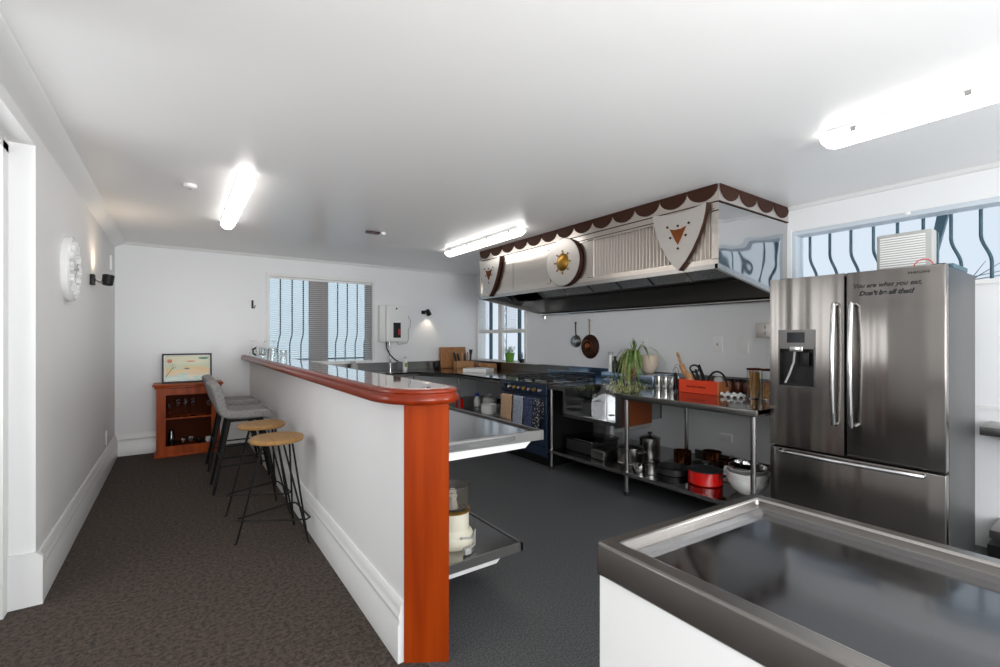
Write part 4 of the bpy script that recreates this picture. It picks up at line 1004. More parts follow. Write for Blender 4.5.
utensil('short black handle leaning beside the flat spatula', 'peeler', MB().tube([(3.90, 2.365, 0.93), (3.90, 2.390, 1.04), (3.90, 2.415, 1.12)], [0.010, 0.014, 0.011], 8), M['black_plastic'])
utensil('wire whisk with steel loops at the left end of the crate', 'whisk', MB().tube([(3.90, 2.595 + 0.05 * math.sin(a) * math.cos(a * .5), 1.10 + 0.06 * math.cos(a)) for a in [i * PI / 8 for i in range(16)]], 0.003, 6, closed=True)
        .tube([(3.90, 2.620 + 0.03 * math.sin(a), 1.08 + 0.05 * math.cos(a)) for a in [i * PI / 8 for i in range(16)]], 0.003, 6, closed=True).cyl((3.90, 2.595, 1.04), (3.91, 2.575, 0.93), 0.008), M['steel'])
utensil('black bottle opener at the far left of the crate', 'bottle_opener', MB().tube([(3.885, 2.605, 0.93), (3.885, 2.610, 1.05), (3.885, 2.620, 1.075)], [0.012, 0.013, 0.017], 8), M['black_plastic'])
utensil('curved black handle arching at the right of the crate', 'masher', MB().tube([(3.93, 2.315 - 0.09 * (1 - math.cos(PI * i / 12)) , 0.98 + 0.13 * math.sin(PI * i / 12)) for i in range(13)], 0.009, 8, 0.6), M['black_plastic'])
utensil('grey round sieve inside the arched black handle', 'sieve', MB().sphere((3.95, 2.225, 1.02), 0.05, 14, (0.5, 0.9, 0.9)), M['fan_grey'])

# --- trivet, jars
m = MB()
for i in range(3):
    for j in range(6):
        m.sphere((3.82 + i * 0.045, 1.98 + j * 0.028, 0.918 + 0.012 * ((i + j) % 2)), 0.016, 8)
tag(m.build('shell_garland', M['ceramic'], None, (3.86, 2.05, 0.905)), 'cream knobbly garland lying right of the red crate', 'garland')
for i, (y, lab) in enumerate(((2.33, 'left brown spice jar behind the red crate end'), (2.25, 'middle brown spice jar behind the cream garland'), (2.17, 'right brown spice jar behind the pasta jar'))):
    t = thing('spice_jar', lab, 'jar', (4.34, y, 0.905), 'brown jars by the wall')
    MB().lathe([(0, 0), (0.034, 0), (0.036, 0.004), (0.036, 0.08), (0.03, 0.09), (0, 0.09)], (4.34, y, 0.906), 18).build('body', M['brown_jar'], t)
    MB().lathe([(0.034, 0.09), (0.034, 0.115), (0, 0.116)], (4.34, y, 0.906), 18).build('lid', M['black_plastic'], t)


def jar(label, c, r, h, fill, fh):
    t = thing('storage_jar', label, 'jar', c, 'tall glass jars beside the fridge')
    MB().lathe([(0, 0), (r, 0), (r, h), (r - 0.003, h), (r - 0.003, 0.006), (0, 0.006)], c, 24, caps=False).build('glass_body', M['glass'], t)
    return t


j = jar('tall glass jar of spaghetti beside the fridge', (3.93, 1.905, 0.906), 0.055, 0.235, None, 0)
m = MB()
for i in range(60):
    a = rnd.random() * 6.28; r = 0.040 * math.sqrt(rnd.random()); b = a + rnd.uniform(-.5, .5)
    m.cyl((3.93 + r * 0.6 * math.cos(a), 1.905 + r * 0.6 * math.sin(a), 0.914), (3.93 + 1.1 * r * math.cos(b), 1.905 + 1.1 * r * math.sin(b), 0.914 + rnd.uniform(0.20, 0.222)), 0.0028, seg=5)
m.build('spaghetti', M['pasta'], j)
MB().lathe([(0.056, 0.2355), (0.058, 0.237), (0.058, 0.250), (0, 0.251)], (3.93, 1.905, 0.906), 24).build('lid', M['cab_inside'], j)
j = jar('glass jar of orange cereal half hidden by the fridge', (3.93, 1.785, 0.906), 0.055, 0.235, None, 0)
MB().lathe([(0, 0.008), (0.050, 0.008), (0.050, 0.13), (0.03, 0.138), (0, 0.14)], (3.93, 1.785, 0.906), 20).build('cereal', M['cereal'], j)
MB().lathe([(0.056, 0.2355), (0.058, 0.237), (0.058, 0.250), (0, 0.251)], (3.93, 1.785, 0.906), 24).build('lid', M['cab_inside'], j)

# --- pans hanging on the wall
def wall_pan(label, y, z, r, zh, mt, hm, inner_m):
    t = thing('hanging_pan', label, 'frying pan', (XR - 0.03, y, z), 'pans hanging on the wall')
    MB().lathe([(0, XR - 0.055), (r * 0.72, XR - 0.055), (r, XR - 0.008), (r - 0.006, XR - 0.006), (r * 0.7, XR - 0.048), (0, XR - 0.048)], (0, y, z), 28, 'x', False).build('pan_body', mt, t)
    MB().lathe([(r * 0.50, XR - 0.0575), (r * 0.53, XR - 0.058), (r * 0.56, XR - 0.0555)], (0, y, z), 28, 'x', False).lathe([(0, XR - 0.057), (r * 0.3, XR - 0.057), (r * 0.32, XR - 0.055)], (0, y, z), 28, 'x', False).build('base_rings', inner_m, t)
    MB().tube([(XR - 0.014, y, z + r * 0.97), (XR - 0.02, y, z + r + 0.05), (XR - 0.02, y, zh - 0.03), (XR - 0.02, y, zh)], [0.010, 0.008, 0.009, 0.011], 8, 0.6).build('handle', hm, t)
    MB().tube([(XR - 0.001, y, zh - 0.012), (XR - 0.03, y, zh - 0.012), (XR - 0.034, y, zh + 0.004)], 0.004, 6).build('hook', M['black'], t)


wall_pan('small dark pan hanging left of the larger copper pan', 4.50, 1.37, 0.088, 1.63, M['steel_edge'], M['black'], M['steel'])
wall_pan('larger dark copper pan hanging on the wall by the hood', 4.245, 1.30, 0.160, 1.66, M['bronze'], M['pan_brass'], M['copper'])

# --- outlets
def plate(name, label, cat, c, n, w, h, m1=None, d=0.01, toggles=1, group=None):
    """wall plate centred at c; n = outward axis"""
    t = thing(name, label, cat, c, group); x, y, z = c; mt = m1 or M['white']
    def bxx(u0, u1, z0, z1, d0, d1):
        if n == '-x': return MB().box(x - d1, x - d0, y + u0, y + u1, z + z0, z + z1, 0.002)
        if n == '+x': return MB().box(x + d0, x + d1, y + u0, y + u1, z + z0, z + z1, 0.002)
        return MB().box(x + u0, x + u1, y - d1, y - d0, z + z0, z + z1, 0.002)
    bxx(-w / 2, w / 2, -h / 2, h / 2, 0.0005, d).build('face_plate', mt, t)
    for i in range(toggles):
        o_ = (i - (toggles - 1) / 2) * h * 0.4
        bxx(-0.008, 0.008, o_ - 0.012, o_ + 0.012, d - 0.001, d + 0.006).build('rocker', M['fan_grey'], t)
    return t


plate('power_outlet', 'left white switch plate on the wall above the red crate', 'switch', (XR, 2.505, 1.345), '-x', 0.10, 0.155)
plate('power_outlet', 'right white blank plate on the wall above the jars', 'switch', (XR, 2.256, 1.345), '-x', 0.105, 0.155, toggles=0)
plate('isolator_switch', 'grey metal isolator box on the wall left of the fridge', 'switch', (XR, 2.03, 1.48), '-x', 0.17, 0.135, M['shield_steel'], 0.05, 2)
plate('power_outlet', 'faint white plate on the wall above the beige plant pot', 'switch', (XR, 3.40, 1.36), '-x', 0.09, 0.12)
plate('power_outlet', 'white outlet low on the left wall near the skirting', 'outlet', (XL, 6.28, 0.37), '+x', 0.10, 0.14)
plate('thermostat', 'small white plate high on the left wall in the corner', 'thermostat', (XL, 6.62, 2.24), '+x', 0.10, 0.16, None, 0.02, 0)
hk = thing('wall_hook', 'small dark metal hook on the back wall left of the window', 'hook', (0.835, YB, 1.86))
MB().box(0.822, 0.848, YB - 0.006, YB - 0.0005, 1.82, 1.93).tube([(0.835, YB - 0.006, 1.90), (0.835, YB - 0.04, 1.89), (0.835, YB - 0.045, 1.92)], 0.005).tube([(0.835, YB - 0.006, 1.84), (0.85, YB - 0.05, 1.82), (0.865, YB - 0.05, 1.86)], 0.006).build('double_hook', M['iron'], hk)
hk.children[0].name = 'prongs'

# --- shelf pots under the sink + table
sz = ZS + 0.001
bxm = thing('roasting_tin', 'black roasting tins stacked at the left of the low shelf', 'roasting tin', (3.65, 3.45, sz))
MB().box(3.45, 3.85, 3.28, 3.66, sz, sz + 0.12, 0.01).build('tin', M['iron'], bxm)
MB().box(3.44, 3.86, 3.27, 3.67, sz + 0.12, sz + 0.145, 0.008).build('lid', M['dark_steel_top'], bxm)
tag(MB().box(3.40, 3.62, 3.075, 3.25, sz, sz + 0.09, 0.01).box(3.42, 3.60, 3.095, 3.23, sz + 0.09, sz + 0.10).build('baking_dish', M['steel_edge'], None, (3.5, 3.1, sz)), 'dull steel baking dish beside the black roasting tins', 'baking dish')
pot('stock_pot', 'wide steel pot with loop handles below the deep sink', 'pot', (3.58, 2.90, sz), 0.125, 0.15, M['steel_edge'], M['steel'], None, 'loop')
pot('tall_lidded_pot', 'tall steel pot with a black knob lid behind the leg', 'pot', (3.88, 2.90, sz), 0.10, 0.20, M['steel'], M['steel'], M['black_plastic'])
pot('copper_saucepan', 'leftmost small copper sided saucepan at the back of the shelf', 'saucepan', (3.98, 2.60, sz), 0.08, 0.12, M['copper'], None, None, None, 'copper saucepans on the low shelf')
pot('copper_saucepan', 'copper sided saucepan behind the black frying pan', 'saucepan', (4.18, 2.42, sz), 0.085, 0.12, M['copper'], None, None, None, 'copper saucepans on the low shelf')
pot('copper_saucepan', 'copper sided saucepan nearest the red casserole', 'saucepan', (4.02, 2.20, sz), 0.075, 0.11, M['copper'], None, None, 0.2, 'copper saucepans on the low shelf')
pot('frying_pan', 'wide black frying pan left of the red casserole', 'frying pan', (3.62, 2.46, sz), 0.14, 0.055, M['iron'], None, None, 1.9, None, hm='black')
pot('deep_black_pan', 'deep black pan behind the wide frying pan', 'pan', (3.80, 2.28, sz), 0.09, 0.10, M['iron'], None, None, None)
pot('small_steel_pan', 'small steel milk pan at the front edge of the low shelf', 'saucepan', (3.41, 2.66, sz), 0.055, 0.06, M['chrome'], None, None, 2.2)
cs = pot('red_casserole', 'bright red casserole with black lid on the low shelf', 'casserole', (3.58, 2.13, sz), 0.135, 0.11, M['red'], M['iron'], M['black_plastic'], 'loop', hm='iron')


def bowl(name, label, c, r, h, mt, group=None, part=None):
    o = MB().lathe([(0, 0), (r * 0.45, 0), (r * 0.5, 0.006), (r * 0.78, h * 0.35), (r * 0.95, h * 0.75), (r, h), (r - 0.005, h), (r * 0.92, h * 0.75), (r * 0.74, h * 0.38), (r * 0.4, 0.012), (0, 0.012)], c, 30, caps=False).build(name, mt, None, c)
    return tag(o, label, 'bowl', group)


bowl('mixing_bowl', 'largest white bowl at the bottom of the stack by the fridge', (3.62, 1.805, sz), 0.15, 0.12, M['ceramic'], 'nested bowls on the low shelf')
bowl('mixing_bowl', 'white bowl nested in the largest white bowl', (3.62, 1.805, sz + 0.045), 0.155, 0.125, M['ceramic'], 'nested bowls on the low shelf')
bowl('steel_bowl', 'wide steel bowl on top of the white bowls', (3.62, 1.805, sz + 0.10), 0.135, 0.11, M['chrome'], 'nested bowls on the low shelf')
bowl('steel_bowl', 'small steel bowl topmost of the nested stack', (3.62, 1.82, sz + 0.135), 0.085, 0.10, M['chrome'], 'nested bowls on the low shelf')
tag(MB().box(3.74, 3.98, 1.98, 2.16, sz, sz + 0.012, 0.004).prism([(1.99, sz + 0.012), (2.15, sz + 0.012), (2.12, sz + 0.10), (2.10, sz + 0.10)], 'x', 3.86, 3.88).build('white_lid', M['ceramic'], None, (3.86, 2.07, sz)), 'white rectangular lid between the casserole and the bowls', 'platter')  # flat lid with a raised grip, lying on the shelf
plate('power_outlet', 'white outlet low on the wall behind the copper pans', 'outlet', (XR, 2.42, 0.42), '-x', 0.12, 0.08, None, 0.01, 0)

# ================================================================== LEFT SIDE: STOOLS
def wood_stool(loc, rot, label):
    t = thing('wooden_stool', label, 'stool', (0, 0, 0), 'black hairpin stools with wooden seats')
    MB().lathe([(0, 0.690), (0.165, 0.690), (0.172, 0.696), (0.173, 0.714), (0.165, 0.721), (0, 0.722)], (0, 0, 0), 36).build('seat', M['seat_wood'], t)
    fr_ = MB(); rings_ = []
    for k in range(3):
        a = math.radians((165.5, 312.4, 413.6)[k]); ca, sa = math.cos(a), math.sin(a)
        top = 0.085; bot = 0.25
        def P(z, off=0.0):
            f = (0.69 - z) / 0.69; r = top + (bot - top) * f
            return (ca * r - sa * off, sa * r + ca * off, z)
        MB().tube([P(0.688, 0.045), P(0.40, 0.024), P(0.16, 0.006), P(0.04, 0), (ca * (bot + 0.0), sa * (bot + 0.0), 0.007), (ca * (bot + 0.012), sa * (bot + 0.012), 0.006)], 0.0065, 8) \
            .tube([P(0.688, -0.045), P(0.40, -0.024), P(0.16, -0.006), P(0.04, 0)], 0.0065, 8).build('leg', M['black'], t)
        for dd in (-0.02, 0.02):
            rings_.append((ca * 0.245 - sa * dd, sa * 0.245 + ca * dd, 0.17))
    MB().tube(rings_, 0.0065, 8, closed=True).build('foot_ring', M['black'], t)
    MB().lathe([(0.0, 0.682), (0.11, 0.682), (0.11, 0.690), (0, 0.690)], (0, 0, 0), 24).build('seat_plate', M['black'], t)
    t.location = loc; t.rotation_euler = (0, 0, rot)
    return t


s1 = wood_stool((0.565, 3.51, 0), 0.0, 'nearest stool to camera, round wooden seat on black wire legs')
s2 = dup(s1, (0.555, 4.14, 0), 0.05, 'round wooden stool between the nearest stool and the grey chairs')


def bar_chair():
    t = thing('bar_chair', 'x', 'bar chair', (0, 0, 0), 'grey upholstered bar chairs')
    # shell: side profile (x forward towards the bar, z), swept across y with curvature
    prof_ = [(-0.312, 1.00), (-0.288, 0.92), (-0.260, 0.83), (-0.232, 0.735), (-0.19, 0.675), (-0.12, 0.648), (0.0, 0.642), (0.12, 0.646), (0.165, 0.642), (0.198, 0.628)]
    n = 13; vs = []; fs = []; L = len(prof_)
    for i in range(n):
        v = -1 + 2 * i / (n - 1)
        for j, (x, z) in enumerate(prof_):
            back = max(0, (4 - j) / 4); seat = 1 - back
            w = 0.215 * (1 - 0.18 * back ** 2) * (1 - 0.10 * max(0, (j - 7) / 2))
            curve = v * v
            xx = x + 0.045 * curve * back + 0.0
            zz = z + (0.022 * curve * seat if j < 9 else 0.0) - 0.03 * back ** 3 * curve ** 2
            vs.append((xx, v * w, zz))
    for i in range(n - 1):
        for j in range(L - 1): fs.append((i * L + j, (i + 1) * L + j, (i + 1) * L + j + 1, i * L + j + 1))
    o = MB().add(vs, fs, True).build('seat_shell', M['grey_fabric'], t, local=True)
    sd = o.modifiers.new('solid', 'SOLIDIFY'); sd.thickness = 0.08; sd.offset = -1
    bv_ = o.modifiers.new('bev', 'BEVEL'); bv_.width = 0.02; bv_.segments = 3
    ss = o.modifiers.new('sub', 'SUBSURF'); ss.levels = 1; ss.render_levels = 2
    MB().box(-0.12, 0.10, -0.11, 0.11, 0.628, 0.648).build('under_frame', M['black'], t, local=True)
    for sx in (-1, 1):
        for sy in (-1, 1):
            MB().tube([(sx * 0.13, sy * 0.13, 0.66), (sx * 0.255, sy * 0.185, 0.0)], [0.019, 0.012], 10).build('leg', M['black'], t, local=True)
    def lp(sx, sy, z):
        f = (0.595 - z) / 0.595; return (sx * (0.14 + 0.115 * f), sy * (0.13 + 0.055 * f), z)
    for z, a, b in ((0.24, (-1, -1), (1, -1)), (0.24, (-1, 1), (1, 1)), (0.30, (1, -1), (1, 1)), (0.30, (-1, -1), (-1, 1))):
        MB().cyl(lp(*a, z), lp(*b, z), 0.008, seg=8).build('foot_rail', M['black'], t, local=True)
    return t


c1 = bar_chair(); c1.location = (0.515, 5.02, 0)
c1['label'] = 'nearer grey upholstered bar chair with black legs beside the stools'
dup(c1, (0.515, 5.90, 0), 0.0, 'farther grey upholstered bar chair nearest the wooden cabinet')

# ================================================================== CABINET
cx0, cx1, cyf, cyb = -0.21, 0.43, 6.70, 7.055
kc = thing('display_cabinet', 'small open varnished wood cabinet holding glasses in the corner', 'cabinet', (0.11, 6.88, 0))
zc = 0.862
MB().box(cx0, cx0 + 0.03, cyf, cyb, 0.0, zc - 0.03).build('side_panel', M['cab_wood'], kc)
MB().box(cx1 - 0.03, cx1, cyf, cyb, 0.0, zc - 0.03).build('side_panel', M['cab_wood'], kc)
MB().box(cx0 - 0.035, cx1 + 0.035, cyf - 0.04, cyb, zc - 0.022, zc, 0.006).box(cx0 - 0.018, cx1 + 0.018, cyf - 0.02, cyb, zc - 0.05, zc - 0.022, 0.006).build('top_board', M['cab_wood'], kc)
MB().box(cx0 + 0.03, cx1 - 0.03, cyf, cyf + 0.02, zc - 0.13, zc - 0.045).box(cx0 + 0.03, cx0 + 0.09, cyf, cyf + 0.02, 0.0, zc - 0.13).box(cx1 - 0.09, cx1 - 0.03, cyf, cyf + 0.02, 0.0, zc - 0.13).box(cx0 + 0.09, cx1 - 0.09, cyf, cyf + 0.02, 0.02, 0.125).build('face_frame', M['cab_wood'], kc)
MB().box(cx0 - 0.02, cx1 + 0.02, cyf - 0.02, cyb, 0.0, 0.025, 0.005).build('base_moulding', M['cab_wood'], kc)
MB().box(cx0 + 0.03, cx1 - 0.03, cyf + 0.02, cyb - 0.012, 0.105, 0.12).build('bottom_board', M['cab_inside'], kc)
MB().box(cx0 + 0.03, cx1 - 0.03, cyf + 0.02, cyb - 0.012, 0.440, 0.455).build('shelf', M['cab_wood'], kc)
MB().box(cx0 + 0.03, cx1 - 0.03, cyb - 0.012, cyb, 0.03, zc - 0.05).build('back_panel', M['cab_inside'], kc)


def flute(loc, label, h=0.22, r=0.03, inv=False, group='stemmed glasses in the cabinet', name='champagne_flute'):
    pr_ = [(0, 0), (r * 1.05, 0), (r * 1.05, 0.003), (0.005, 0.008), (0.004, h * 0.45), (r * 0.6, h * 0.55), (r, h * 0.72), (r * 0.9, h), (r * 0.9 - 0.0015, h), (r - 0.002, h * 0.72), (r * 0.5, h * 0.57), (0, h * 0.48)]
    if inv: pr_ = [(a, h - b) for a, b in pr_]
    o = MB().lathe(pr_, loc, 16, caps=False).build(name, M['glass'], None, loc)
    return tag(o, label, 'glass', group)


fls = [(-0.085, 'first champagne flute from the left on the upper cabinet shelf', 0.17), (0.00, 'second champagne flute from the left on the upper cabinet shelf', 0.22), (0.075, 'third champagne flute from the left on the upper cabinet shelf', 0.22), (0.15, 'fourth champagne flute from the left on the upper cabinet shelf', 0.22), (0.315, 'single wine glass at the right of the upper cabinet shelf', 0.17)]
for x, lab, h in fls: flute((x, 6.80, 0.456), lab, h, 0.032)
tag(MB().lathe([(0, 0), (0.032, 0), (0.034, 0.01), (0.034, 0.12), (0.022, 0.15), (0.022, 0.185), (0, 0.186)], (-0.065, 6.80, 0.121), 16).build('cocktail_shaker', M['dark_steel_top'], None, (-0.065, 6.8, 0.121)), 'tall dark shaker on the bottom cabinet shelf', 'shaker')
for i, (x, h, mt, lab) in enumerate(((0.05, 0.07, 'chrome', 'first small steel cup on the bottom cabinet shelf'), (0.13, 0.09, 'chrome', 'taller steel cup in the middle of the bottom cabinet shelf'), (0.215, 0.055, 'dark_steel_top', 'low dark cup right of the taller steel cup'), (0.31, 0.06, 'ceramic', 'pale cup at the right of the bottom cabinet shelf'))):
    t = thing('small_cup', lab, 'cup', (x, 6.79, 0.121), 'cups in the cabinet')
    MB().lathe([(0, 0), (0.022, 0), (0.034, h * 0.4), (0.030, h), (0.027, h), (0.030, h * 0.4), (0, 0.006)], (x, 6.79, 0.121), 16, caps=False).build('body', M[mt], t)
    MB().tube([(x + 0.030, 6.79, 0.121 + h * 0.8), (x + 0.05, 6.785, 0.121 + h * 0.6), (x + 0.032, 6.79, 0.121 + h * 0.3)], 0.003, 6).build('handle', M[mt], t)

# framed print leaning on the wall
pf = thing('framed_print', 'black framed colourful beach print standing on the cabinet', 'picture', (0.10, 6.88, 0.863))
px0, px1, pz0, pz1 = -0.160, 0.352, 0.864, 1.222
tl = Matrix.Rotation(math.radians(-6), 3, 'X'); pv = (0.1, 6.86, 0.864)


def pl(mb): return mb.rot(tl, pv)


fy_ = 6.86
pl(MB().box(px0, px1, fy_, fy_ + 0.018, pz0, pz0 + 0.018).box(px0, px1, fy_, fy_ + 0.018, pz1 - 0.018, pz1).box(px0, px0 + 0.018, fy_, fy_ + 0.018, pz0 + 0.018, pz1 - 0.018).box(px1 - 0.018, px1, fy_, fy_ + 0.018, pz0 + 0.018, pz1 - 0.018)).build('frame', M['black'], pf)
pl(MB().box(px0 + 0.018, px1 - 0.018, fy_ + 0.012, fy_ + 0.017, pz0 + 0.018, pz1 - 0.018)).build('mount', M['white'], pf)
pr_ = pl(MB().box(px0 + 0.03, px1 - 0.03, fy_ + 0.009, fy_ + 0.0118, pz0 + 0.03, pz1 - 0.03)).build('artwork', M['print'], pf)
fyy = fy_ + 0.0075


def ell(cx, cz, a, b, n=18): return [(cx + a * math.cos(2 * PI * i / n), cz + b * math.sin(2 * PI * i / n)) for i in range(n)]


pl(MB().prism(ell(0.262, 1.162, 0.055, 0.014), 'y', fyy, fyy + 0.001)).build('green_oval', mat('print_green', (0.06, 0.28, 0.19), 0.4), pr_)
pl(MB().prism(ell(-0.083, 1.130, 0.027, 0.024), 'y', fyy, fyy + 0.001).prism(ell(0.13, 1.125, 0.045, 0.008), 'y', fyy, fyy + 0.001)).build('coral_shape', mat('print_coral', (0.75, 0.20, 0.12), 0.4), pr_)
m = MB()
for a in range(7):
    t_ = a * 0.9 + 0.2
    m.prism([(-0.045, 1.065), (-0.042 + 0.035 * math.cos(t_), 1.067 + 0.035 * math.sin(t_)), (-0.048 + 0.034 * math.cos(t_), 1.063 + 0.034 * math.sin(t_))], 'y', fyy, fyy + 0.001)
m.prism([(-0.04, 1.06), (-0.045, 1.065), (-0.125, 0.945), (-0.115, 0.945)], 'y', fyy, fyy + 0.001).prism(ell(0.09, 1.035, 0.03, 0.008), 'y', fyy, fyy + 0.001)
pl(m).build('palm_shape', mat('print_dark', (0.10, 0.10, 0.09), 0.4), pr_)

# ================================================================== GLASSES ON THE BAR
zb_ = 1.189
flute((0.745, 6.25, zb_), 'upturned wine glass at the far left end of the bar', 0.19, 0.042, True, 'glasses on the bar end', 'wine_glass')
flute((0.84, 6.05, zb_), 'upturned wine glass behind the glass jug on the bar', 0.19, 0.042, True, 'glasses on the bar end', 'wine_glass')
flute((0.90, 5.80, zb_), 'upturned wine glass right of the glass jug on the bar', 0.19, 0.042, True, 'glasses on the bar end', 'wine_glass')


def tumbler(loc, r, h, label, name='tumbler'):
    o = MB().lathe([(0, h), (r * 0.82, h), (r * 0.85, h - 0.004), (r, 0), (r - 0.003, 0), (r * 0.8, h - 0.008), (0, h - 0.01)], loc, 20, caps=False).build(name, M['glass'], None, loc)
    return tag(o, label, 'glass', 'glasses on the bar end')


tumbler((0.755, 5.55, zb_), 0.045, 0.12, 'upturned clear tumbler in front of the jug on the bar')
tumbler((0.80, 5.25, zb_), 0.05, 0.125, 'second upturned tumbler from the window end of the bar glasses')
tumbler((0.88, 5.10, zb_), 0.036, 0.10, 'small upturned glass nearest the camera on the bar')
jg = thing('glass_jug', 'clear glass jug with dark handle among the bar glasses', 'jug', (0.775, 5.85, zb_))
MB().lathe([(0, 0), (0.05, 0), (0.058, 0.03), (0.055, 0.11), (0.045, 0.135), (0.042, 0.135), (0.052, 0.11), (0.055, 0.03), (0, 0.004)], (0.775, 5.85, zb_), 22, caps=False).build('body', M['glass'], jg)
MB().tube([(0.722, 5.83, zb_ + 0.115), (0.69, 5.82, zb_ + 0.09), (0.69, 5.82, zb_ + 0.05), (0.718, 5.83, zb_ + 0.03)], 0.011, 8).build('handle', M['black_plastic'], jg)

# ================================================================== CLOCK, SPOTS, CEILING
cl = thing('wall_clock', 'round white wall clock with raised white numerals on the left wall', 'clock', (XL, 4.20, 1.87))
yc, zc_ = 4.20, 1.872
MB().lathe([(0, XL + 0.0005), (0.215, XL + 0.0005), (0.22, XL + 0.008), (0.22, XL + 0.035), (0.205, XL + 0.045), (0.195, XL + 0.035), (0, XL + 0.033)], (0, yc, zc_), 48, 'x').build('case', M['ceramic'], cl)
for i in range(12):
    a = PI / 2 - (i + 1) * PI / 6
    t_ = bpy.data.curves.new('numeral', 'FONT'); t_.body = str(i + 1); t_.size = 0.085; t_.extrude = 0.012; t_.align_x = 'CENTER'; t_.align_y = 'CENTER'; t_.materials.append(M['trim'])
    o = text_mesh('numeral', t_); o.parent = cl
    o.location = Vector((XL + 0.046, yc + 0.15 * math.cos(a), zc_ + 0.15 * math.sin(a))) - Vector(cl.location); o.rotation_euler = (PI / 2, 0, PI / 2)
MB().obox((XL + 0.05, yc + 0.03, zc_ + 0.02), (0.004, 0.09, 0.010), Matrix.Rotation(0.6, 3, 'X')).build('hour_hand', M['fan_grey'], cl)
MB().obox((XL + 0.055, yc - 0.04, zc_ - 0.03), (0.004, 0.12, 0.008), Matrix.Rotation(0.65, 3, 'X')).build('minute_hand', M['fan_grey'], cl)
MB().lathe([(0, XL + 0.034), (0.012, XL + 0.034), (0.012, XL + 0.062), (0, XL + 0.063)], (0, yc, zc_), 14, 'x').build('centre_pin', M['fan_grey'], cl)

sp1 = thing('spot_lamp', 'black adjustable spot lamp on the left wall beside the clock', 'wall lamp', (XL, 5.25, 1.90))
MB().box(XL + 0.001, XL + 0.03, 5.19, 5.27, 1.865, 1.955, 0.004).build('wall_plate', M['black'], sp1)
MB().tube([(XL + 0.03, 5.24, 1.91), (XL + 0.055, 5.26, 1.895), (XL + 0.075, 5.30, 1.90)], 0.010, 8).build('swivel_arm', M['chrome'], sp1)
d = Vector((0.10, 0.15, 0.97)).normalized(); c_ = Vector((XL + 0.105, 5.34, 1.925))
MB().tube([c_ - d * 0.048, c_ - d * 0.042, c_ + d * 0.042], [0.030, 0.040, 0.043], 20).build('lamp_head', M['black'], sp1)
MB().tube([c_ + d * 0.0425, c_ + d * 0.0435], [0.034, 0.034], 16).build('bulb', mat('warm_bulb', (1, .8, .5), 0.3, Emission_Color=(1, 0.75, 0.45, 1), Emission_Strength=12), sp1)
sp2 = thing('spot_lamp', 'black spot lamp on the back wall right of the water heater', 'wall lamp', (3.42, YB, 1.85))
MB().box(3.36, 3.42, YB - 0.03, YB - 0.001, 1.82, 1.88, 0.004).build('wall_plate', M['black'], sp2)
MB().tube([(3.39, YB - 0.03, 1.85), (3.41, YB - 0.06, 1.85)], 0.010, 8).build('swivel_arm', M['black'], sp2)
d = Vector((0.55, 0.25, -0.8)).normalized(); c_ = Vector((3.445, YB - 0.09, 1.845))
MB().tube([c_ - d * 0.05, c_ - d * 0.043, c_ + d * 0.045], [0.03, 0.038, 0.042], 18).build('lamp_head', M['black'], sp2)


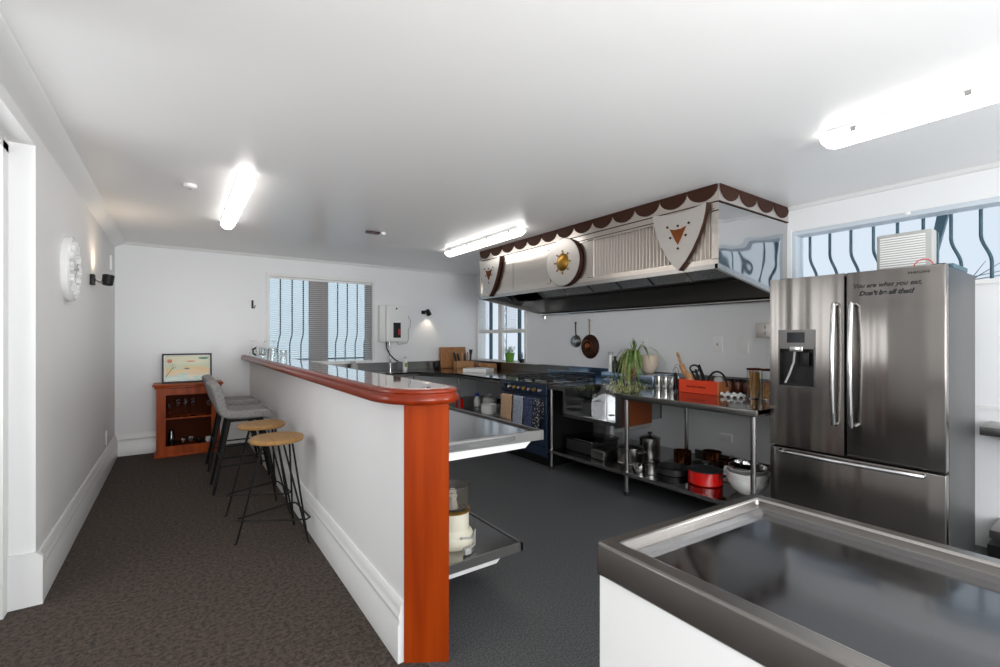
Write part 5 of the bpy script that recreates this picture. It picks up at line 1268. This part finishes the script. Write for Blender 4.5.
def tube_light(label, x, y0, y1, w=0.105):
    t = thing('strip_light', label, 'ceiling light', (x, (y0 + y1) / 2, H), 'fluorescent ceiling lights')
    MB().box(x - w / 2, x + w / 2, y0 + 0.03, y1 - 0.03, H - 0.035, H - 0.001, 0.004).build('fixture_body', M['white'], t)
    # lens: rounded section with tapered ends
    prof_ = [(x - w / 2 - 0.004, H - 0.034), (x - w / 2 - 0.006, H - 0.06), (x - w * 0.36, H - 0.085), (x - w * 0.12, H - 0.095), (x + w * 0.12, H - 0.095), (x + w * 0.36, H - 0.085), (x + w / 2 + 0.006, H - 0.06), (x + w / 2 + 0.004, H - 0.034)]
    cxm = x; czm = H - 0.036
    vs = []; fs = []; n = len(prof_)
    for y, k in ((y0, 0.35), (y0 + 0.02, 0.75), (y0 + 0.06, 1), (y1 - 0.06, 1), (y1 - 0.02, 0.75), (y1, 0.35)):
        for a, b in prof_: vs.append((cxm + (a - cxm) * (0.6 + 0.4 * k), y, czm + (b - czm) * k))
    for i in range(5):
        for j in range(n - 1): fs.append((i * n + j, (i + 1) * n + j, (i + 1) * n + j + 1, i * n + j + 1))
        fs.append((i * n, i * n + n - 1, (i + 1) * n + n - 1, (i + 1) * n))
    fs.append(tuple(range(n))); fs.append(tuple(5 * n + k for k in range(n)))
    MB().add(vs, fs, True).build('diffuser', M['emit'], t)
    k = 4
    for i in range(k):
        y = y0 + 0.16 + (y1 - y0 - 0.32) * i / (k - 1)
        for s_ in (-1, 1):
            MB().box(x + s_ * (w / 2 + 0.002), x + s_ * (w / 2 + 0.010), y - 0.012, y + 0.012, H - 0.05, H - 0.025).build('clip', M['steel'], t)
    return t


tube_light('strip light over the carpet side left of the bar', 0.395, 3.62, 5.25)
tube_light('strip light beside the far left end of the hood', 2.90, 3.72, 5.32)
tube_light('nearest strip light at the upper right above the fridge', 3.02, -0.55, 1.08)
tube_light('strip light behind the viewer over the carpet', 0.395, -2.2, -0.6)

sd_ = thing('smoke_detector', 'small round white smoke detector left of the carpet side light', 'smoke detector', (0.075, 4.17, H))
MB().lathe([(0, -0.03), (0.03, -0.03), (0.042, -0.022), (0.045, -0.001), (0, -0.001)], (0.075, 4.17, H), 20).build('cover', M['white'], sd_)
MB().lathe([(0, -0.034), (0.01, -0.034), (0.012, -0.03), (0, -0.03)], (0.075, 4.17, H), 12).build('sensor_tip', M['fan_grey'], sd_)
se = thing('ceiling_sensor', 'small dark red rectangular sensor on the ceiling beyond the bar', 'sensor', (1.72, 4.87, H))
MB().box(1.66, 1.80, 4.83, 4.90, H - 0.02, H - 0.001, 0.003).build('dark_cover', M['dark_red'], se)
MB().lathe([(0, -0.028), (0.022, -0.024), (0.03, -0.001), (0, -0.001)], (1.84, 4.84, H), 14).build('white_dome', M['white'], se)
